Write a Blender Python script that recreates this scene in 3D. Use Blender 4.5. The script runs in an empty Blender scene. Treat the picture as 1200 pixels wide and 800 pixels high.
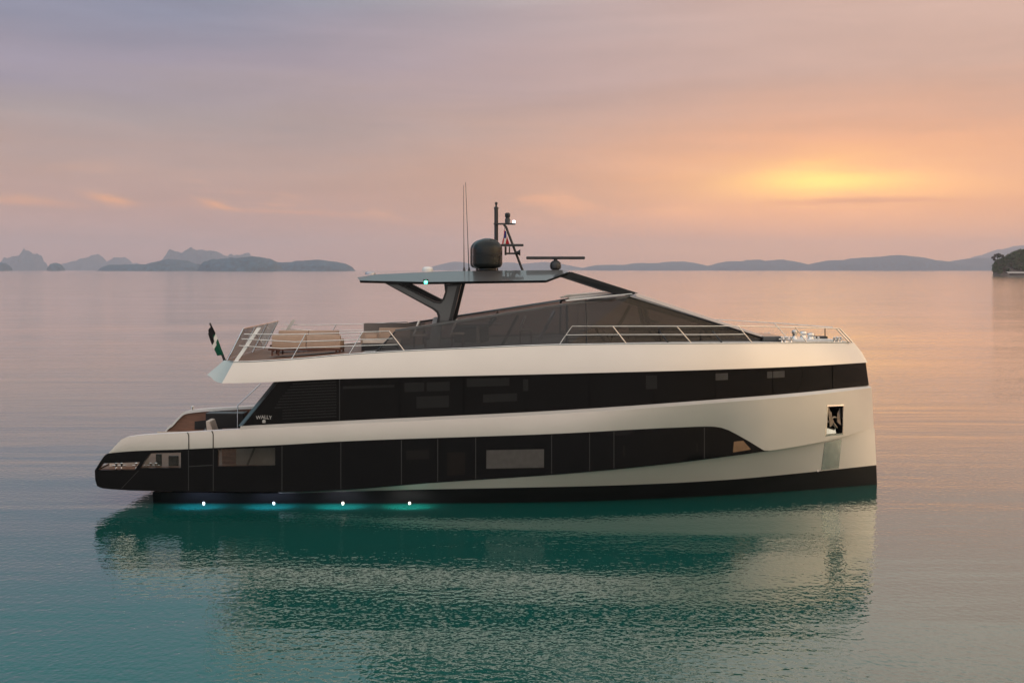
import bpy, bmesh, math, random
import numpy as np
from mathutils import Vector, Matrix
from mathutils.geometry import delaunay_2d_cdt

SC = bpy.context.scene
COL = SC.collection
R = math.radians
random.seed(7)

# ------------------------------------------------------------------ camera
CAM_D, CAM_H, F = 43.0, 8.1, 1333.0
cam = bpy.data.cameras.new('camera')
cam.sensor_width = 36.0
cam.lens = 36.0 * F / 1200.0
cam.shift_y = -84.0 / 1200.0
cam.clip_start, cam.clip_end = 0.5, 60000.0
camo = bpy.data.objects.new('camera', cam)
COL.objects.link(camo)
camo.location = (0, -CAM_D, CAM_H)
camo.rotation_euler = (R(90), 0, 0)
SC.camera = camo

# ------------------------------------------------------------------ world
GLOW_AZ, GLOW_EL = 15.3, 4.3          # where the veiled sun shows in the clouds
SUN_AZ, SUN_EL = 98.0, 14.0            # added warm lamp, well off the visible glow, that gilds the bow
def lin(c):
    return tuple(((v/255.)/12.92 if v/255. <= .04045 else ((v/255.+.055)/1.055)**2.4) for v in c)

world = bpy.data.worlds.new('World')
SC.world = world
world.use_nodes = True
wt = world.node_tree
wt.nodes.clear()
def wn(t, **k):
    n = wt.nodes.new(t)
    for a, b in k.items(): setattr(n, a, b)
    return n
def wl(a, b): wt.links.new(a, b)
tc = wn('ShaderNodeTexCoord')
sep = wn('ShaderNodeSeparateXYZ'); wl(tc.outputs['Generated'], sep.inputs[0])
def wmath(op, a, b=None, clamp=False):
    n = wn('ShaderNodeMath', operation=op, use_clamp=clamp)
    for i, v in enumerate((a, b)):
        if v is None: continue
        if isinstance(v, (int, float)): n.inputs[i].default_value = v
        else: wl(v, n.inputs[i])
    return n.outputs[0]
def wramp(fac, stops):
    n = wn('ShaderNodeValToRGB')
    r = n.color_ramp
    while len(r.elements) > 1: r.elements.remove(r.elements[-1])
    r.elements[0].position = stops[0][0]; r.elements[0].color = (*stops[0][1], 1)
    for p, c in stops[1:]:
        e = r.elements.new(p); e.color = (*c, 1)
    wl(fac, n.inputs[0])
    return n.outputs[0]
def wrange(v, a, b, c=0., d=1., smooth=True):
    n = wn('ShaderNodeMapRange')
    n.interpolation_type = 'SMOOTHSTEP' if smooth else 'LINEAR'
    for i, q in ((1, a), (2, b), (3, c), (4, d)): n.inputs[i].default_value = q
    wl(v, n.inputs[0])
    return n.outputs[0]
def wmix(f, a, b, mode='MIX'):
    n = wn('ShaderNodeMix', data_type='RGBA', blend_type=mode)
    for i, v in ((0, f), (6, a), (7, b)):
        if isinstance(v, (int, float)): n.inputs[i].default_value = v
        elif isinstance(v, tuple): n.inputs[i].default_value = (*v, 1)
        else: wl(v, n.inputs[i])
    return n.outputs[2]
Z = wmath('MAXIMUM', sep.outputs[2], 0.0)
# slow streaky cloud veil, stretched along the horizon
mp = wn('ShaderNodeMapping'); wl(tc.outputs['Generated'], mp.inputs[0])
mp.inputs['Scale'].default_value = (2.0, 2.0, 15.0)
nz = wn('ShaderNodeTexNoise'); wl(mp.outputs[0], nz.inputs['Vector'])
nz.inputs['Scale'].default_value = 1.7; nz.inputs['Detail'].default_value = 7; nz.inputs['Roughness'].default_value = .55
Zw = wmath('ADD', Z, wmath('MULTIPLY', wmath('SUBTRACT', nz.outputs[0], .5), .075))
L = lambda *c: lin(c)
left = wramp(Zw, [(0, L(214,162,146)), (.03, L(199,158,149)), (.055, L(194,155,144)), (.09, L(186,154,145)),
                  (.125, L(166,150,152)), (.17, L(153,143,160)), (.225, L(132,135,158)), (.30, (.20,.33,.41)), (.42, (.11,.33,.39)),
                  (.65, (.50,.62,.72)), (.85, (.75,.8,.86)), (1, (.85,.88,.92))])
right = wramp(Zw, [(0, L(255,190,138)), (.03, L(246,182,140)), (.07, L(228,172,134)), (.12, L(214,168,144)),
                   (.17, L(200,169,158)), (.225, L(205,177,169)), (.30, (.86,.71,.65)), (.42, (.54,.57,.60)),
                   (.65, (.60,.64,.68)), (.85, (.75,.78,.82)), (1, (.85,.88,.92))])
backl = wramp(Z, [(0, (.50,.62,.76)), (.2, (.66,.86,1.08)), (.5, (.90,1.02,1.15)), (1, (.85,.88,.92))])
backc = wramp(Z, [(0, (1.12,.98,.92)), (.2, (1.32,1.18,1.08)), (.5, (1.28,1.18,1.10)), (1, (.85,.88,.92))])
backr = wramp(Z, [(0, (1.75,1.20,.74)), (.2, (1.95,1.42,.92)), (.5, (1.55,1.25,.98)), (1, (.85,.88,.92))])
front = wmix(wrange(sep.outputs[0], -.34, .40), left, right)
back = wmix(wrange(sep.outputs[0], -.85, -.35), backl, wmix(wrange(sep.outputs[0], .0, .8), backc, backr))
# small peach puffs low on the cloudy side
mp2 = wn('ShaderNodeMapping'); wl(tc.outputs['Generated'], mp2.inputs[0])
mp2.inputs['Scale'].default_value = (9, 9, 42); mp2.inputs['Location'].default_value = (1.3, .2, .4)
nz2 = wn('ShaderNodeTexNoise'); wl(mp2.outputs[0], nz2.inputs['Vector'])
nz2.inputs['Scale'].default_value = 1.0; nz2.inputs['Detail'].default_value = 5
band = wmath('MULTIPLY', wrange(Z, .035, .052), wrange(Z, .095, .06))
puff = wmath('MULTIPLY', wrange(nz2.outputs[0], .52, .72), band)
front = wmix(wmath('MULTIPLY', puff, .8), front, L(246,182,140))
# two brighter wisps
def wisp(x, z, wx, wz):
    u = wmath('DIVIDE', wmath('SUBTRACT', sep.outputs[0], x), wx)
    v = wmath('DIVIDE', wmath('SUBTRACT', wmath('ADD', Z, wmath('MULTIPLY', wmath('SUBTRACT', nz2.outputs[0], .5), .022)), z), wz)
    u = wmath('ADD', u, wmath('MULTIPLY', v, .8))
    s_ = wmath('ADD', wmath('MULTIPLY', u, u), wmath('MULTIPLY', v, v))
    return wmath('MULTIPLY', wmath('POWER', 2.718, wmath('MULTIPLY', s_, -1.0)), wrange(sep.outputs[1], 0, .3))
for wx_, wz_, a_, b_, k_ in ((-.331, .0575, .013, .0042, .85), (-.250, .0535, .011, .0040, .75), (-.395, .0545, .03, .004, .45), (-.20, .050, .05, .003, .35)):
    front = wmix(wmath('MULTIPLY', wisp(wx_, wz_, a_, b_), k_), front, L(250,178,128))
# glow of the veiled sun
sx, sz = math.sin(R(GLOW_AZ)), math.sin(R(GLOW_EL))
Zg = wmath('ADD', Z, wmath('MULTIPLY', wmath('SUBTRACT', nz.outputs[0], .5), .035))
def gauss(wx, wz, dx=0, dz=0):
    u = wmath('DIVIDE', wmath('SUBTRACT', sep.outputs[0], sx + dx), wx)
    v = wmath('DIVIDE', wmath('SUBTRACT', Zg, sz + dz), wz)
    s = wmath('ADD', wmath('MULTIPLY', u, u), wmath('MULTIPLY', v, v))
    g = wmath('POWER', 2.718, wmath('MULTIPLY', s, -1.0))
    return wmath('MULTIPLY', g, wrange(sep.outputs[1], 0, .3))
front = wmix(gauss(.20, .052, .005, -.004), front, (.25, .095, -.045), 'ADD')
front = wmix(gauss(.105, .018, .005, -.002), front, (.24, .17, -.15), 'ADD')
front = wmix(gauss(.055, .0105, -.004, .001), front, (.24, .28, -.07), 'ADD')
streak = wmath('MULTIPLY', gauss(.07, .0035, .03, -.019), .55)
front = wmix(streak, front, L(205,150,125))
mp3 = wn('ShaderNodeMapping'); wl(tc.outputs['Generated'], mp3.inputs[0])
mp3.inputs['Scale'].default_value = (4.5, 4.5, 34.0); mp3.inputs['Location'].default_value = (.7, 3.1, 1.9); mp3.inputs['Rotation'].default_value = (0, R(2.5), 0)
nz3 = wn('ShaderNodeTexNoise'); wl(mp3.outputs[0], nz3.inputs['Vector'])
nz3.inputs['Scale'].default_value = 1.0; nz3.inputs['Detail'].default_value = 8; nz3.inputs['Roughness'].default_value = .62; nz3.inputs['Distortion'].default_value = .4
front = wmix(1.0, front, wmix(wrange(sep.outputs[0], -.3, .3), (1.09, 1.09, 1.05), (1.18, 1.08, .97)), 'MULTIPLY')
front = wmix(1.0, front, wrange(nz3.outputs[0], .3, .7, .93, 1.075, False), 'MULTIPLY')
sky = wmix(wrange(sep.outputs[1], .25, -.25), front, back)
nish = wn('ShaderNodeTexSky', sky_type='NISHITA')
nish.sun_disc = False
nish.sun_elevation = R(SUN_EL); nish.sun_rotation = R(SUN_AZ)
nish.dust_density = 3.0; nish.air_density = 1.2
bg1 = wn('ShaderNodeBackground'); wl(nish.outputs[0], bg1.inputs[0]); bg1.inputs[1].default_value = 0.004
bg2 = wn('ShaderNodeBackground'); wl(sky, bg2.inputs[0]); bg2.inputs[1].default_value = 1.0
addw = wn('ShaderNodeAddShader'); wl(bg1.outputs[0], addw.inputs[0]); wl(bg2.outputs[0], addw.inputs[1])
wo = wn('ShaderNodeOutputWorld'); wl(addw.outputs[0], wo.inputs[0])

# ------------------------------------------------------------------ low warm lamp added from the right, apart from the veiled sun
sl = bpy.data.lights.new('sun', 'SUN')
sl.energy = 0.5; sl.angle = R(60); sl.color = (1.0, .72, .42)
so = bpy.data.objects.new('sun', sl); COL.objects.link(so)
sd = Vector((math.sin(R(SUN_AZ))*math.cos(R(SUN_EL)), math.cos(R(SUN_AZ))*math.cos(R(SUN_EL)), math.sin(R(SUN_EL))))
so.rotation_euler = (-sd).to_track_quat('-Z', 'Y').to_euler()
so.location = (300, -40, 90)

vs = SC.view_settings
vs.view_transform = 'Standard'; vs.look = 'None'; vs.exposure = 0.0; vs.gamma = 1.0; vs.use_curve_mapping = False
SC.cycles.use_denoising = True
SC.cycles.max_bounces = 8
SC.cycles.volume_bounces = 1
SC.cycles.transparent_max_bounces = 16
SC.cycles.caustics_reflective = False
SC.cycles.caustics_refractive = False
SC.cycles.sample_clamp_indirect = 4.0

# ------------------------------------------------------------------ helpers
def P(px, py, y):
    d = y + CAM_D
    return Vector(((px-600.)*d/F, y, CAM_H-(py-316.)*d/F))

def mat(name, base, rough=.5, metal=0., spec=.5, coat=0., var=0., vscale=3., bump=0., bscale=40., emis=None, estr=0., stretch=(1,1,1)):
    m = bpy.data.materials.new(name); m.use_nodes = True
    nt = m.node_tree; b = nt.nodes['Principled BSDF']
    b.inputs['Base Color'].default_value = (*base, 1)
    b.inputs['Roughness'].default_value = rough
    b.inputs['Metallic'].default_value = metal
    b.inputs['Specular IOR Level'].default_value = spec
    b.inputs['Coat Weight'].default_value = coat
    b.inputs['Coat Roughness'].default_value = .06
    if emis:
        b.inputs['Emission Color'].default_value = (*emis, 1); b.inputs['Emission Strength'].default_value = estr
    t = nt.nodes.new('ShaderNodeTexCoord'); mpn = nt.nodes.new('ShaderNodeMapping')
    mpn.inputs['Scale'].default_value = stretch
    nt.links.new(t.outputs['Object'], mpn.inputs[0])
    if var > 0:
        n = nt.nodes.new('ShaderNodeTexNoise'); n.inputs['Scale'].default_value = vscale; n.inputs['Detail'].default_value = 6
        nt.links.new(mpn.outputs[0], n.inputs['Vector'])
        mr = nt.nodes.new('ShaderNodeMapRange'); nt.links.new(n.outputs[0], mr.inputs[0])
        mr.inputs[1].default_value = .3; mr.inputs[2].default_value = .7
        mr.inputs[3].default_value = 1-var; mr.inputs[4].default_value = 1+var
        mx = nt.nodes.new('ShaderNodeMix'); mx.data_type = 'RGBA'; mx.blend_type = 'MULTIPLY'
        mx.inputs[0].default_value = 1; mx.inputs[6].default_value = (*base, 1)
        nt.links.new(mr.outputs[0], mx.inputs[7]); nt.links.new(mx.outputs[2], b.inputs['Base Color'])
        mr2 = nt.nodes.new('ShaderNodeMapRange'); nt.links.new(n.outputs[0], mr2.inputs[0])
        mr2.inputs[3].default_value = max(0, rough*(1-var)); mr2.inputs[4].default_value = min(1, rough*(1+var))
        nt.links.new(mr2.outputs[0], b.inputs['Roughness'])
    if bump > 0:
        n2 = nt.nodes.new('ShaderNodeTexNoise'); n2.inputs['Scale'].default_value = bscale; n2.inputs['Detail'].default_value = 4
        nt.links.new(mpn.outputs[0], n2.inputs['Vector'])
        bp = nt.nodes.new('ShaderNodeBump'); bp.inputs['Distance'].default_value = bump
        nt.links.new(n2.outputs[0], bp.inputs['Height']); nt.links.new(bp.outputs[0], b.inputs['Normal'])
    return m

class MB:
    def __init__(s): s.v = []; s.f = []
    def add(s, vs, fs):
        o = len(s.v); s.v += [tuple(v) for v in vs]; s.f += [tuple(i+o for i in f) for f in fs]; return s
    def quad(s, a, b, c, d): return s.add([a, b, c, d], [(0, 1, 2, 3)])
    def box(s, lo, hi):
        x0, y0, z0 = lo; x1, y1, z1 = hi
        return s.add([(x0,y0,z0),(x1,y0,z0),(x1,y1,z0),(x0,y1,z0),(x0,y0,z1),(x1,y0,z1),(x1,y1,z1),(x0,y1,z1)],
                     [(0,3,2,1),(4,5,6,7),(0,1,5,4),(1,2,6,5),(2,3,7,6),(3,0,4,7)])
    def strip(s, A, B):
        n = len(A)
        return s.add(list(A)+list(B), [(i, i+1, n+i+1, n+i) for i in range(n-1)])
    def tube(s, pts, r, seg=8, r1=None, cap=True):
        pts = [Vector(p) for p in pts]; n = len(pts); r1 = r if r1 is None else r1
        vs, fs = [], []
        up = None
        for i, p in enumerate(pts):
            t = (pts[min(i+1, n-1)] - pts[max(i-1, 0)]).normalized()
            if up is None:
                a = Vector((0, 0, 1)) if abs(t.z) < .9 else Vector((1, 0, 0))
                u = t.cross(a).normalized()
            else:
                u = (up - t*up.dot(t)).normalized()
            up = u
            w = t.cross(u)
            rr = r + (r1-r)*i/max(1, n-1)
            for k in range(seg):
                an = 2*math.pi*k/seg
                vs.append(p + (u*math.cos(an)+w*math.sin(an))*rr)
        for i in range(n-1):
            for k in range(seg):
                k2 = (k+1) % seg
                fs.append((i*seg+k, i*seg+k2, (i+1)*seg+k2, (i+1)*seg+k))
        if cap:
            fs.append(tuple(range(seg))[::-1]); fs.append(tuple(range((n-1)*seg, n*seg)))
        return s.add(vs, fs)
    def lathe(s, c, prof, seg=24, axis='z'):
        vs, fs = [], []
        for (r, h) in prof:
            for k in range(seg):
                a = 2*math.pi*k/seg
                q = (r*math.cos(a), r*math.sin(a), h)
                if axis == 'y': q = (q[0], q[2], q[1])
                if axis == 'x': q = (q[2], q[0], q[1])
                vs.append((c[0]+q[0], c[1]+q[1], c[2]+q[2]))
        n = len(prof)
        for i in range(n-1):
            for k in range(seg):
                k2 = (k+1) % seg
                fs.append((i*seg+k, i*seg+k2, (i+1)*seg+k2, (i+1)*seg+k))
        fs.append(tuple(range(seg))[::-1]); fs.append(tuple(range((n-1)*seg, n*seg)))
        return s.add(vs, fs)
    def prism(s, poly, off):                       # polygon (list of Vector) extruded by vector off
        n = len(poly); off = Vector(off)
        return s.add(list(poly)+[Vector(p)+off for p in poly],
                     [tuple(range(n))[::-1], tuple(range(n, 2*n))] + [(i, (i+1) % n, n+(i+1) % n, n+i) for i in range(n)])
    def mirror(s):
        o = len(s.v)
        s.v += [(x, -y, z) for x, y, z in s.v]
        s.f += [tuple(i+o for i in reversed(f)) for f in s.f]
        return s
    def pair(s, name, m, parent=None, **k):
        q = MB(); q.v = [(x, -y, z) for x, y, z in s.v]; q.f = [tuple(reversed(f)) for f in s.f]
        return s.build(name, m, parent, **k), q.build(name, m, parent, **k)
    def build(s, name, m, parent=None, smooth=False, bevel=0., angle=35, origin=None, recalc=True, weld=True):
        me = bpy.data.meshes.new(name)
        v = s.v
        if origin is not None:
            v = [(a-origin[0], b-origin[1], c-origin[2]) for a, b, c in v]
        me.from_pydata(v, [], s.f)
        bm = bmesh.new(); bm.from_mesh(me)
        if weld: bmesh.ops.remove_doubles(bm, verts=bm.verts, dist=1e-4)
        if recalc: bmesh.ops.recalc_face_normals(bm, faces=bm.faces)
        if bevel > 0:
            es = [e for e in bm.edges if len(e.link_faces) == 2 and e.calc_face_angle(0) > R(angle)]
            bmesh.ops.bevel(bm, geom=es, offset=bevel, segments=2, affect='EDGES', profile=.6, clamp_overlap=True)
        if smooth:
            for f in bm.faces: f.smooth = True
            for e in bm.edges:
                if len(e.link_faces) == 2 and e.calc_face_angle(0) > R(angle): e.smooth = False
        bm.to_mesh(me); bm.free()
        me.materials.append(m)
        o = bpy.data.objects.new(name, me); COL.objects.link(o)
        if origin is not None: o.location = origin
        if parent is not None: o.parent = parent
        return o

def tag(o, label=None, cat=None, group=None, kind=None):
    if label: o['label'] = label
    if cat: o['category'] = cat
    if group: o['group'] = group
    if kind: o['kind'] = kind
    return o
def empty(name, loc, label, cat, group=None, rz=0):
    o = bpy.data.objects.new(name, None); COL.objects.link(o); o.location = loc; o.rotation_euler = (0, 0, rz)
    o.empty_display_size = .3
    return tag(o, label, cat, group)

def pchip(pts):
    xs = np.array([p[0] for p in pts], float); ys = np.array([p[1] for p in pts], float)
    h = np.diff(xs); d = np.diff(ys)/h; m = np.zeros(len(xs))
    m[0] = d[0]; m[-1] = d[-1]
    for i in range(1, len(xs)-1):
        if d[i-1]*d[i] > 0:
            w1 = 2*h[i]+h[i-1]; w2 = h[i]+2*h[i-1]
            m[i] = (w1+w2)/(w1/d[i-1]+w2/d[i])
    def f(x):
        x = min(max(x, xs[0]), xs[-1])
        i = int(min(max(np.searchsorted(xs, x)-1, 0), len(h)-1))
        t = (x-xs[i])/h[i]
        return float((2*t**3-3*t*t+1)*ys[i]+(t**3-2*t*t+t)*h[i]*m[i]+(-2*t**3+3*t*t)*ys[i+1]+(t**3-t*t)*h[i]*m[i+1])
    return f

# ------------------------------------------------------------------ water
def water_material():
    m = bpy.data.materials.new('sea_water'); m.use_nodes = True
    nt = m.node_tree; b = nt.nodes['Principled BSDF']
    b.inputs['IOR'].default_value = 1.35
    b.inputs['Coat Weight'].default_value = .8; b.inputs['Coat IOR'].default_value = 1.38; b.inputs['Coat Roughness'].default_value = .03
    def N(t, **k):
        n = nt.nodes.new(t)
        for a, q in k.items(): setattr(n, a, q)
        return n
    t = N('ShaderNodeTexCoord')
    def noise(sx, sy, detail, rough=.5, dist=0., loc=0.):
        mpn = N('ShaderNodeMapping'); mpn.inputs['Scale'].default_value = (sx, sy, 1); mpn.inputs['Location'].default_value = (loc, loc*.7, loc)
        mpn.inputs['Rotation'].default_value = (0, 0, R(4))
        nt.links.new(t.outputs['Object'], mpn.inputs[0])
        n = N('ShaderNodeTexNoise'); n.inputs['Scale'].default_value = 1
        n.inputs['Detail'].default_value = detail; n.inputs['Roughness'].default_value = rough; n.inputs['Distortion'].default_value = dist
        nt.links.new(mpn.outputs[0], n.inputs['Vector'])
        return n.outputs[0]
    def M(op, a, q):
        n = N('ShaderNodeMath', operation=op)
        for i, v in enumerate((a, q)):
            if isinstance(v, (int, float)): n.inputs[i].default_value = v
            else: nt.links.new(v, n.inputs[i])
        return n.outputs[0]
    ln = N('ShaderNodeVectorMath', operation='LENGTH'); nt.links.new(t.outputs['Object'], ln.inputs[0])
    rr = N('ShaderNodeMapRange'); nt.links.new(ln.outputs['Value'], rr.inputs[0])      # waves too small to resolve far out
    for i, v in ((1, 25.), (2, 420.), (3, .03), (4, .09)): rr.inputs[i].default_value = v
    nt.links.new(rr.outputs[0], b.inputs['Roughness'])
    patch = N('ShaderNodeMapRange'); nt.links.new(noise(.018, .05, 3, loc=4), patch.inputs[0])
    for i, v in ((1, .35), (2, .65), (3, .45), (4, 1.25)): patch.inputs[i].default_value = v
    fine = noise(6.0, 5.0, 1.5, .5)
    mid = noise(.55, 1.7, 3, .5, .3, 7)
    swell = noise(.055, .27, 2, .5, .3, 13)
    h = M('ADD', M('MULTIPLY', M('MULTIPLY', fine, patch.outputs[0]), WAVE[0]),
          M('ADD', M('MULTIPLY', M('MULTIPLY', mid, patch.outputs[0]), WAVE[1]), M('MULTIPLY', swell, WAVE[2])))
    bp = N('ShaderNodeBump'); bp.inputs['Strength'].default_value = 1.0; bp.inputs['Distance'].default_value = 1.0
    nt.links.new(h, bp.inputs['Height']); nt.links.new(bp.outputs[0], b.inputs['Normal']); nt.links.new(bp.outputs[0], b.inputs['Coat Normal']); nt.links.new(rr.outputs[0], b.inputs['Coat Roughness'])
    mx = N('ShaderNodeMix', data_type='RGBA')
    nt.links.new(noise(.03, .06, 4, loc=21), mx.inputs[0])
    mx.inputs[6].default_value = (.0012, .064, .051, 1); mx.inputs[7].default_value = (.002, .088, .074, 1)
    nt.links.new(mx.outputs[2], b.inputs['Base Color'])
    return m
WAVE = (.0125, .011, .06)
w = MB()
rings = [0, 60, 200, 800, 3000, 9000, 19000]
SEG = 64
vs_, fs_ = [], []
for r in rings[1:]:
    for k in range(SEG):
        a = 2*math.pi*k/SEG; vs_.append((r*math.cos(a), r*math.sin(a), 0))
vs_.append((0, 0, 0)); c0 = len(vs_)-1
for k in range(SEG):
    fs_.append((c0, k, (k+1) % SEG))
for i in range(len(rings)-2):
    for k in range(SEG):
        k2 = (k+1) % SEG; fs_.append((i*SEG+k, (i+1)*SEG+k, (i+1)*SEG+k2, i*SEG+k2))
w.add(vs_, fs_)
tag(w.build('sea', water_material()), kind='structure')

# ------------------------------------------------------------------ haze
HAZE = 0.70e-4
hm = bpy.data.materials.new('haze'); hm.use_nodes = True
hm.node_tree.nodes.clear()
pv = hm.node_tree.nodes.new('ShaderNodeVolumePrincipled')
pv.inputs['Color'].default_value = (.92, .83, .93, 1); pv.inputs['Density'].default_value = HAZE; pv.inputs['Anisotropy'].default_value = .35
ho = hm.node_tree.nodes.new('ShaderNodeOutputMaterial'); hm.node_tree.links.new(pv.outputs[0], ho.inputs['Volume'])
tag(MB().box((-19500, -19500, -1.8), (19500, 19500, 490)).build('haze', hm), kind='stuff')

# ------------------------------------------------------------------ distant islands
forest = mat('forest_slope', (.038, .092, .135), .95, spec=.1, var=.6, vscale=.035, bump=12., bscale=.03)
def island(prof, D, name='island', depth=None, seed=1, rough=.065):
    rnd = random.Random(seed)
    pts = [((px-600.)*D/F, max(0., (316.-py)*D/F+8.1*(1-0))) for px, py in prof]
    x0, x1 = pts[0][0], pts[-1][0]
    fs_m = pchip(pts); X_, Z_ = [q[0] for q in pts], [q[1] for q in pts]
    f = lambda x: .45*fs_m(x)+.55*float(np.interp(x, X_, Z_))
    W = x1-x0; dep = depth or min(.55*W, 900)
    nx, ny = max(60, min(420, int(W/14))), 22
    ph = [(rnd.uniform(.5, 1.6)*2*math.pi/(W/ k), rnd.uniform(0, 6.3), 2.2/k**.8) for k in range(5, 60, 4)]
    mb = MB(); vs, fs = [], []
    for j in range(ny+1):
        v = -1+2*j/ny
        for i in range(nx+1):
            x = x0+W*i/nx
            sh = math.sqrt(max(0, 1-abs(v)**2.2))
            wob = sum(a*math.sin(k*x+p+2.3*v*(1+n*.3)) for n, (k, p, a) in enumerate(ph))
            z = f(x)*sh*(1+rough*wob*(.5 if abs(v) < .2 else 1))
            edge = min(1, min(i, nx-i)/3.)
            yy = D-CAM_D + v*dep*(.35+.65*math.sin(math.pi*(i+.5)/(nx+1))**.6)
            vs.append((x, yy, z*edge - 1.2*(1-edge) - (1.2 if abs(v) > .99 else 0)))
    for j in range(ny):
        for i in range(nx):
            a = j*(nx+1)+i; fs.append((a, a+1, a+nx+2, a+nx+1))
    mb.add(vs, fs)
    return tag(mb.build(name, forest, smooth=True, angle=70, weld=False), kind='structure')
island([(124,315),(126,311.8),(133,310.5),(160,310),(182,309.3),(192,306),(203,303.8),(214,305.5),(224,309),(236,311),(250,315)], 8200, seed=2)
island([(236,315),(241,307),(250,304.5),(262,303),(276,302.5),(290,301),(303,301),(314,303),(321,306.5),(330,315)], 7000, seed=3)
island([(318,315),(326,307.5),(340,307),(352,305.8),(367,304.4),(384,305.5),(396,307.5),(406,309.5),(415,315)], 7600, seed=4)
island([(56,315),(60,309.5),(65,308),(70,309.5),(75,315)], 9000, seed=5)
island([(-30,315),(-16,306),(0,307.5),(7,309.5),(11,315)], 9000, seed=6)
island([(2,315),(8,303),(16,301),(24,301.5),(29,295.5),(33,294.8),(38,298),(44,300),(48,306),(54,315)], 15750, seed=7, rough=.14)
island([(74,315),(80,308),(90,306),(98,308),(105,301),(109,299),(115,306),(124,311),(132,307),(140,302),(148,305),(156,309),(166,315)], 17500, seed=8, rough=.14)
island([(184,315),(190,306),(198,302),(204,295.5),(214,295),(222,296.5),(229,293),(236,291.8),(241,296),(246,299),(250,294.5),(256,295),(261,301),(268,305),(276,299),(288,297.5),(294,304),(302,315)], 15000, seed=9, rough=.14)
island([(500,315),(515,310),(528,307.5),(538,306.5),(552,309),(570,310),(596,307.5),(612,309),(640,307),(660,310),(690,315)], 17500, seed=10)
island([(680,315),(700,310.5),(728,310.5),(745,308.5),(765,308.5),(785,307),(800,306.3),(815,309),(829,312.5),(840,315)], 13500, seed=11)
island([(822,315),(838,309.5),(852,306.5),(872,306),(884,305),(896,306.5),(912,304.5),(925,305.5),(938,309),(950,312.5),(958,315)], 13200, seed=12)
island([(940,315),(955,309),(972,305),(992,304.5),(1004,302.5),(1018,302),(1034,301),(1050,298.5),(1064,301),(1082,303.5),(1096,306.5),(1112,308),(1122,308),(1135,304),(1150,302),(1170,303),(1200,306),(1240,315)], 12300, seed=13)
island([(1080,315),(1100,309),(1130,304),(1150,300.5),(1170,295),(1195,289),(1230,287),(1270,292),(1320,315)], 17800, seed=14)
#@@YACHT
# ------------------------------------------------------------------ materials of the yacht
M_pearl = mat('pearl_paint', (.64,.585,.525), .30, metal=.38, coat=.8, var=.03, vscale=.6)
M_white = mat('white_gelcoat', (.74,.72,.69), .3, coat=.4, var=.03, vscale=1.2)
M_black = mat('black_gloss_panel', (.005,.005,.0055), .09, spec=.08, var=.08, vscale=1.5)
M_glass = mat('dark_window_glass', (.004,.0037,.0035), .07, spec=.10, var=.12, vscale=.5)
M_boot = mat('black_antifouling', (.005,.0055,.006), .38, spec=.2, var=.25, vscale=1.5, stretch=(.4,1,3))
M_trim = mat('black_trim', (.012,.012,.013), .35, spec=.4)
M_seam = mat('panel_gap', (.022,.021,.020), .5)
M_darkgap = mat('dark_gap', (.003,.003,.003), .8, spec=.03)
M_steel = mat('polished_steel', (.72,.67,.62), .16, metal=1., var=.1, vscale=6)
M_anchor = mat('dull_anchor_steel', (.17,.15,.13), .32, metal=1., var=.3, vscale=8)
M_plate = mat('brushed_steel_plate', (.42,.45,.44), .13, metal=1., var=.15, vscale=4)
M_roof = mat('graphite_paint', (.075,.070,.068), .34, metal=.2, coat=.7, var=.05, vscale=.8)
M_graph = mat('graphite_strut', (.085,.09,.09), .3, metal=.5, coat=.4)
M_blind = mat('grey_blind_behind_glass', (.06,.055,.051), .14, spec=.15, var=.15, vscale=4)
M_blindL = mat('pale_blind_behind_glass', (.075,.069,.064), .14, spec=.15, var=.12, vscale=5)
M_louvre = mat('dark_louvre', (.013,.0125,.012), .35, spec=.15)
M_cabin = mat('walnut_lining', (.20,.095,.060), .45, var=.25, vscale=2, stretch=(1,8,8))
M_beige = mat('beige_upholstery', (.47,.335,.255), .85, spec=.2, var=.06, vscale=6, bump=.004, bscale=60)
M_taupe = mat('taupe_upholstery', (.20,.175,.16), .85, spec=.2, var=.06, vscale=6, bump=.004, bscale=60)
M_pillow = mat('cream_cushion', (.62,.52,.44), .85, spec=.2, var=.05, vscale=8, bump=.004, bscale=60)
M_wood = mat('dark_teak_frame', (.105,.038,.022), .4, var=.25, vscale=3, stretch=(1,6,6))
M_dome = mat('black_radome', (.007,.009,.008), .10, spec=.25, coat=.12)
M_frame = mat('silver_frame_paint', (.40,.39,.42), .2, metal=.4, coat=.5)
M_mast = mat('black_mast_paint', (.02,.02,.022), .4)
M_dash = mat('dark_interior', (.05,.046,.043), .7, var=.2, vscale=3)
M_seatgrey = mat('grey_leather', (.14,.14,.14), .5)
def emitter(name, c, s): return mat(name, (.8,.8,.8), .3, emis=c, estr=s)
M_led = emitter('cool_underwater_led', (.72,.90,1.0), 3.5)
M_ledw = emitter('warm_underwater_led', (1.,.95,.72), 3.5)
M_nav = emitter('green_navigation_lens', (.03,1.,.55), 5.)
M_anch = emitter('white_masthead_lens', (.95,.90,1.), 4.)
M_spot = emitter('warm_courtesy_light', (1.,.80,.52), 1.2)

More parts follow.
